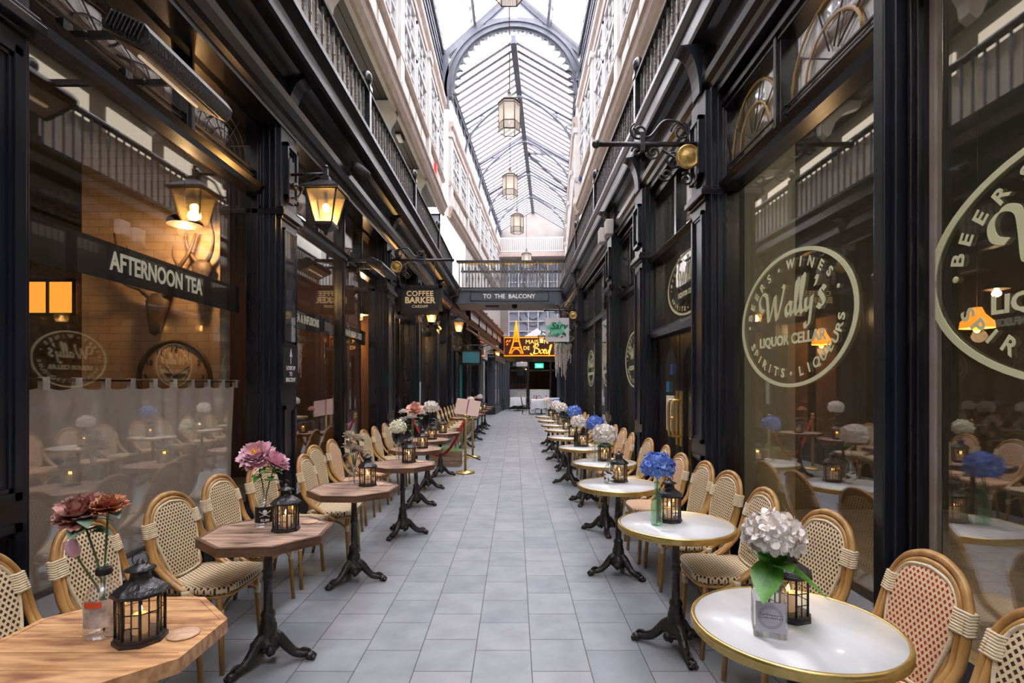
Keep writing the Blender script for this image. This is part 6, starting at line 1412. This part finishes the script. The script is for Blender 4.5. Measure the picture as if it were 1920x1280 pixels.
t = thing('exit_sign','small green lit EXIT sign in the far restaurant','sign'); obj('panel', MB().box(0.08,0.62,33.25,33.28,2.55,2.85), mat('green_lit_panel',(0.02,0.5,0.25),0.4,emit=(0.03,0.75,0.4),es=0.9), t); text('lettering','Exit',0.22,mat('lit_white',(0.9,1,0.9),0.4,emit=(0.8,1,0.85),es=1.2),(0.35,33.245,2.70),(1,0,0),(0,0,1),t,ext=0.002); bend(t)
t = thing('air_unit','white rounded air unit above the left restaurant bay','air unit'); obj('casing', MB().box(-1.05,-0.35,32.75,32.95,2.62,2.90), 'white', t, bevel=0.05); obj('vent', MB().box(-1.25,-1.05,32.8,32.95,2.66,2.86), 'paintg', t); bend(t)
# neon sign
NE = mat('orange_neon',(0.9,0.3,0.02),0.4,emit=(1,0.22,0.005),es=0.95); NY = mat('yellow_neon',(0.9,0.6,0.2),0.4,emit=(1,0.50,0.04),es=0.95)
t = thing('neon_sign','orange neon restaurant sign with a lattice tower at the far end','sign'); t['category'] = 'sign'
obj('backboard', MB().box(-1.80,1.30,32.84,32.90,3.30,4.42), mat('dark_red_board',(0.07,0.01,0.005),0.5), t)
m = MB(); m.tube([(-1.8,32.82,3.3),(1.3,32.82,3.3),(1.3,32.82,4.42),(-1.8,32.82,4.42)],0.035,6,closed=True); obj('border_tube', m, NE, t)
m = MB()
for s in (-1,1):
    m.tube(cr_pts([(-1.05+s*0.42,32.78,3.42),(-1.05+s*0.30,32.78,3.75),(-1.05+s*0.17,32.78,4.2),(-1.05+s*0.07,32.78,4.9),(-1.05,32.78,5.45)],4),0.045,6); m.tube(cr_pts([(-1.05+s*0.30,32.78,3.42),(-1.05+s*0.2,32.78,3.62),(-1.05,32.78,3.74)],4),0.035,6)
m.tube([(-1.33,32.78,3.80),(-0.77,32.78,3.80)],0.035,6); m.tube([(-1.22,32.78,4.18),(-0.88,32.78,4.18)],0.035,6); m.tube([(-1.05,32.78,4.2),(-1.05,32.78,5.3)],0.06,6)
obj('tower_tube', m, NE, t)
text('lettering','MAISON',0.36,NY,(0.22,32.8,4.14),(1,0,0),(0,0,1),t,off=0.0,sx=1.05); text('lettering','DE',0.32,NY,(-0.42,32.8,3.76),(1,0,0),(0,0,1),t,off=0.002)
m = MB(); O = Vector((0.0,32.8,3.42)); 
for st in ([(0,0.5),(0.1,0.75),(0.3,0.8),(0.38,0.65),(0.2,0.48),(0.42,0.35),(0.4,0.08),(0.15,0.0),(0.0,0.12)],[(0.2,0.85),(0.1,0.4),(0.05,0.0),(-0.1,-0.08),(-0.22,0.05)],[(0.62,0.35),(0.5,0.2),(0.58,0.02),(0.72,0.1),(0.74,0.28),(0.62,0.35)],[(0.76,0.18),(0.9,0.25),(0.86,0.38),(0.78,0.2),(0.84,0.02),(0.96,0.1)],[(0.98,0.32),(0.98,0.08),(1.08,0.02),(1.16,0.32),(1.16,0.04)],[(1.2,0.05),(1.32,0.5),(1.36,0.7),(1.26,0.68),(1.22,0.2),(1.18,-0.2)]):
    nib(m, [(x*0.82,y*0.75) for x,y in cr_pts(st,6)], 0.06, 0.7, -0.02, O, Vector((1,0,0)), Vector((0,0,1)), Vector((0,1,0)))
obj('script_lettering', m, NY, t); m = MB()
for pts in ([(-1.68,32.8,4.1),(-1.6,32.8,4.25),(-1.5,32.8,4.15),(-1.4,32.8,4.28)],[(-1.65,32.8,3.95),(-1.55,32.8,4.05)]): m.tube(pts,0.03,5)
obj('steak_motif', m, NE, t); bend(t)
t = thing('glazed_lantern_roof','small white pitched rooflight over the far restaurant','rooflight'); m = MB(); m.add([(-0.6,33.2,4.5),(1.0,33.2,4.5),(1.0,33.9,4.5),(-0.6,33.9,4.5),(0.2,33.5,5.05)],[(0,1,4),(1,2,4),(2,3,4),(3,0,4),(3,2,1,0)]); obj('canopy', m, 'white', t); bend(t)
# white clothed tables and bentwood chairs
def clothed(x, y, label, w=0.42):
    t = thing('restaurant_table', label, 'table', (x,y,0)); m = MB()
    m.lathe([(0.03,0.03),(0.03,0.74)],8); m.box(-0.25,0.25,-0.02,0.02,0,0.04); m.box(-0.02,0.02,-0.25,0.25,0,0.04); m.box(-w+0.01,w-0.01,-w+0.01,w-0.01,0.735,0.755); obj('pedestal', m, 'iron', t)
    o = thing('tablecloth','white cloth draped over '+label,'tablecloth',(x,y,0)); m = MB(); n = 64; vs = []
    for (k, z) in ((0.0,0.765),(1.0,0.765),(1.04,0.74),(1.08,0.5),(1.1,0.34)):
        for i in range(n):
            a = 2*PI*i/n; ca, sa = math.cos(a), math.sin(a); q = 1/max(abs(ca),abs(sa)); f = (0.765-z)/0.42; rad = w*q*k*(1+0.06*f*math.sin(a*12)); zz = z - (0.16*f*(q-1)/0.41 if z < 0.7 else 0)+0.05*f*math.sin(a*5); vs.append((rad*ca,rad*sa,zz))
    fs = [(r*n+i, r*n+(i+1)%n, (r+1)*n+(i+1)%n, (r+1)*n+i) for r in range(4) for i in range(n)]; m.add(vs, fs, True); obj('cloth', m, 'tcloth', o); return t
def bentchair(x, y, rz, label):
    t = thing('bentwood_chair', label, 'chair', (x,y,0), rz, 'dark bentwood restaurant chairs')
    obj('seat', MB().lathe([(0,0.44),(0.2,0.44),(0.205,0.455),(0.19,0.465),(0,0.465)],20,caps=False), 'walnut', t)
    P = cr_pts([(-0.17,-0.17,0.44),(-0.19,-0.22,0.7),(-0.12,-0.25,0.88),(0,-0.26,0.92),(0.12,-0.25,0.88),(0.19,-0.22,0.7),(0.17,-0.17,0.44)],4); obj('back_hoop', MB().tube(P,0.014,6), 'walnut', t)
    obj('inner_loop', MB().tube(cr_pts([(-0.09,-0.17,0.44),(-0.11,-0.215,0.66),(0,-0.24,0.80),(0.11,-0.215,0.66),(0.09,-0.17,0.44)],4),0.010,6), 'walnut', t)
    for a, b in ((1,1),(1,-1),(-1,1),(-1,-1)): obj('leg', MB().tube([(a*0.14,b*0.14,0.44),(a*0.18,b*0.19,0)],0.013,6), 'walnut', t)
tx = BP(-0.85,31.2); clothed(tx.x,tx.y,'the small square table left of centre at the far end')
for k,(dx,dy,a) in enumerate(((-0.66,0.05,-1.4),(0.72,0.1,1.5))): bentchair(tx.x+dx,tx.y+dy,a,'dark bentwood chair %s the far left clothed table' % ('left of','right of')[k])
tx = (1.35,27.6); clothed(tx[0],tx[1],'the far table just behind the marble row',0.5)
for k,(dx,dy,a) in enumerate(((-0.80,-0.1,-1.5),(-0.1,0.84,3.1))): bentchair(tx[0]+dx,tx[1]+dy,a,'dark bentwood chair %s the far table beyond the marble row' % ('on the aisle side of','behind')[k])
tx = BP(1.2,30.6); clothed(tx.x,tx.y,'the furthest table at the right')
for k,(x,y,lb) in enumerate(((1.1,27.6,'on the far table beyond the marble row'),(1.62,27.7,'at the right end of that far table'))):
    t = thing('sauce_bottle','small red bottle '+lb,'bottle',(x,y,0.768)); obj('body', MB().lathe([(0,0),(0.035,0),(0.035,0.14),(0.015,0.18),(0.012,0.22),(0,0.22)],10,caps=False), 'redgloss', t)
# ================================================================= FAR LEFT: teal sign, grey shop, timber canopies
t = thing('hanging_sign','teal blue hanging sign in a black frame on the far left','sign',(-1.55,18.8,2.50)); obj('panel', MB().box(-0.30,0.30,-0.02,0.02,-0.20,0.20), mat('teal_panel',(0.06,0.30,0.38),0.5), t)
m = MB(); [m.box(p,q,-.04,.04,r,u) for (p,q,r,u) in ((-.36,.36,.20,.26),(-.36,.36,-.26,-.20),(-.36,-.30,-.26,.26),(.30,.36,-.26,.26))]; obj('frame', m, 'black', t); obj('bracket_bar', MB().tube([(-0.55,0,0.42),(0.42,0,0.42)],0.015,6).tube([(-0.25,0,0.25),(-0.25,0,0.42)],0.008,5).tube([(0.25,0,0.25),(0.25,0,0.42)],0.008,5), 'iron', t)
t = thing('teal_post','narrow teal painted post below the teal sign','post',(-1.93,18.95,0)); obj('shaft', MB().box(-0.04,0.04,-0.04,0.04,0,2.25), mat('teal_paint',(0.01,0.20,0.22),0.4), t); obj('foot', MB().box(-0.055,0.055,-0.055,0.055,0,0.12), 'black', t)
M['copper'] = noise_mat('lit_brown_timber',(0.22,0.10,0.05),(0.36,0.18,0.10),4,rough=0.6)
for j,(y0,y1) in enumerate(((20.3,23.6),(23.9,27.2),(27.5,31.0))):
    t = thing('timber_canopy','brown timber canopy over the far left shops, %s beyond the bridge' % ORD[j],'canopy',(0,0,0),0,'brown canopies on the far left'); m = MB(); m.extr([(-2.13,3.75),(-1.62,3.38),(-1.62,3.32),(-2.13,3.66)],y0,y1); m.box(-1.66,-1.60,y0,y1,3.28,3.42); obj('roof_board', m, 'copper', t)
    m = MB(); [m.tube([(-2.13,yy,3.2),(-1.65,yy,3.35)],0.02,5) for yy in (y0+0.3,y1-0.3)]; obj('strut', m, 'fur', t); bend(t)
t = thing('shop_kiosk','projecting blue grey glazed shop at the far left with pale script sign','kiosk'); t['category'] = 'shopfront'
m = MB(); m.box(-2.12,-1.72,27.0,32.9,2.75,3.08); m.box(-2.12,-1.72,27.0,27.12,0,2.8); m.box(-2.12,-1.72,32.7,32.9,0,2.8); m.box(-2.12,-1.72,27.0,32.9,0,0.35)
for y in (28.5,30.0,31.5): m.box(-1.80,-1.72,y-0.05,y+0.05,0.3,2.8)
obj('frame', m, 'paintg', t); obj('glazing', MB().box(-1.78,-1.775,27.1,32.7,0.35,2.75), 'glass', t)
m = MB(); nib(m, [(x,y) for x,y in cr_pts([(0,0),(0.06,0.09),(0.1,0.0),(0.15,0.08),(0.2,0.0),(0.26,0.09),(0.3,0.02),(0.36,0.07)],5)],0.03,0.6,-0.01,Vector((-2.1,26.99,2.92)),Vector((1,0,0)),Vector((0,0,1)),Vector((0,1,0))); obj('script_lettering', m, 'cardw', t); bend(t)
t = thing('notice_board','small white notice on the far left pilaster','notice',(-2.165,12.05,1.35)); obj('board', MB().box(0,0.02,-0.08,0.08,-0.25,0.25), 'white', t); obj('rim', MB().box(-0.01,0.012,-0.095,0.095,-0.265,0.265), 'black', t)
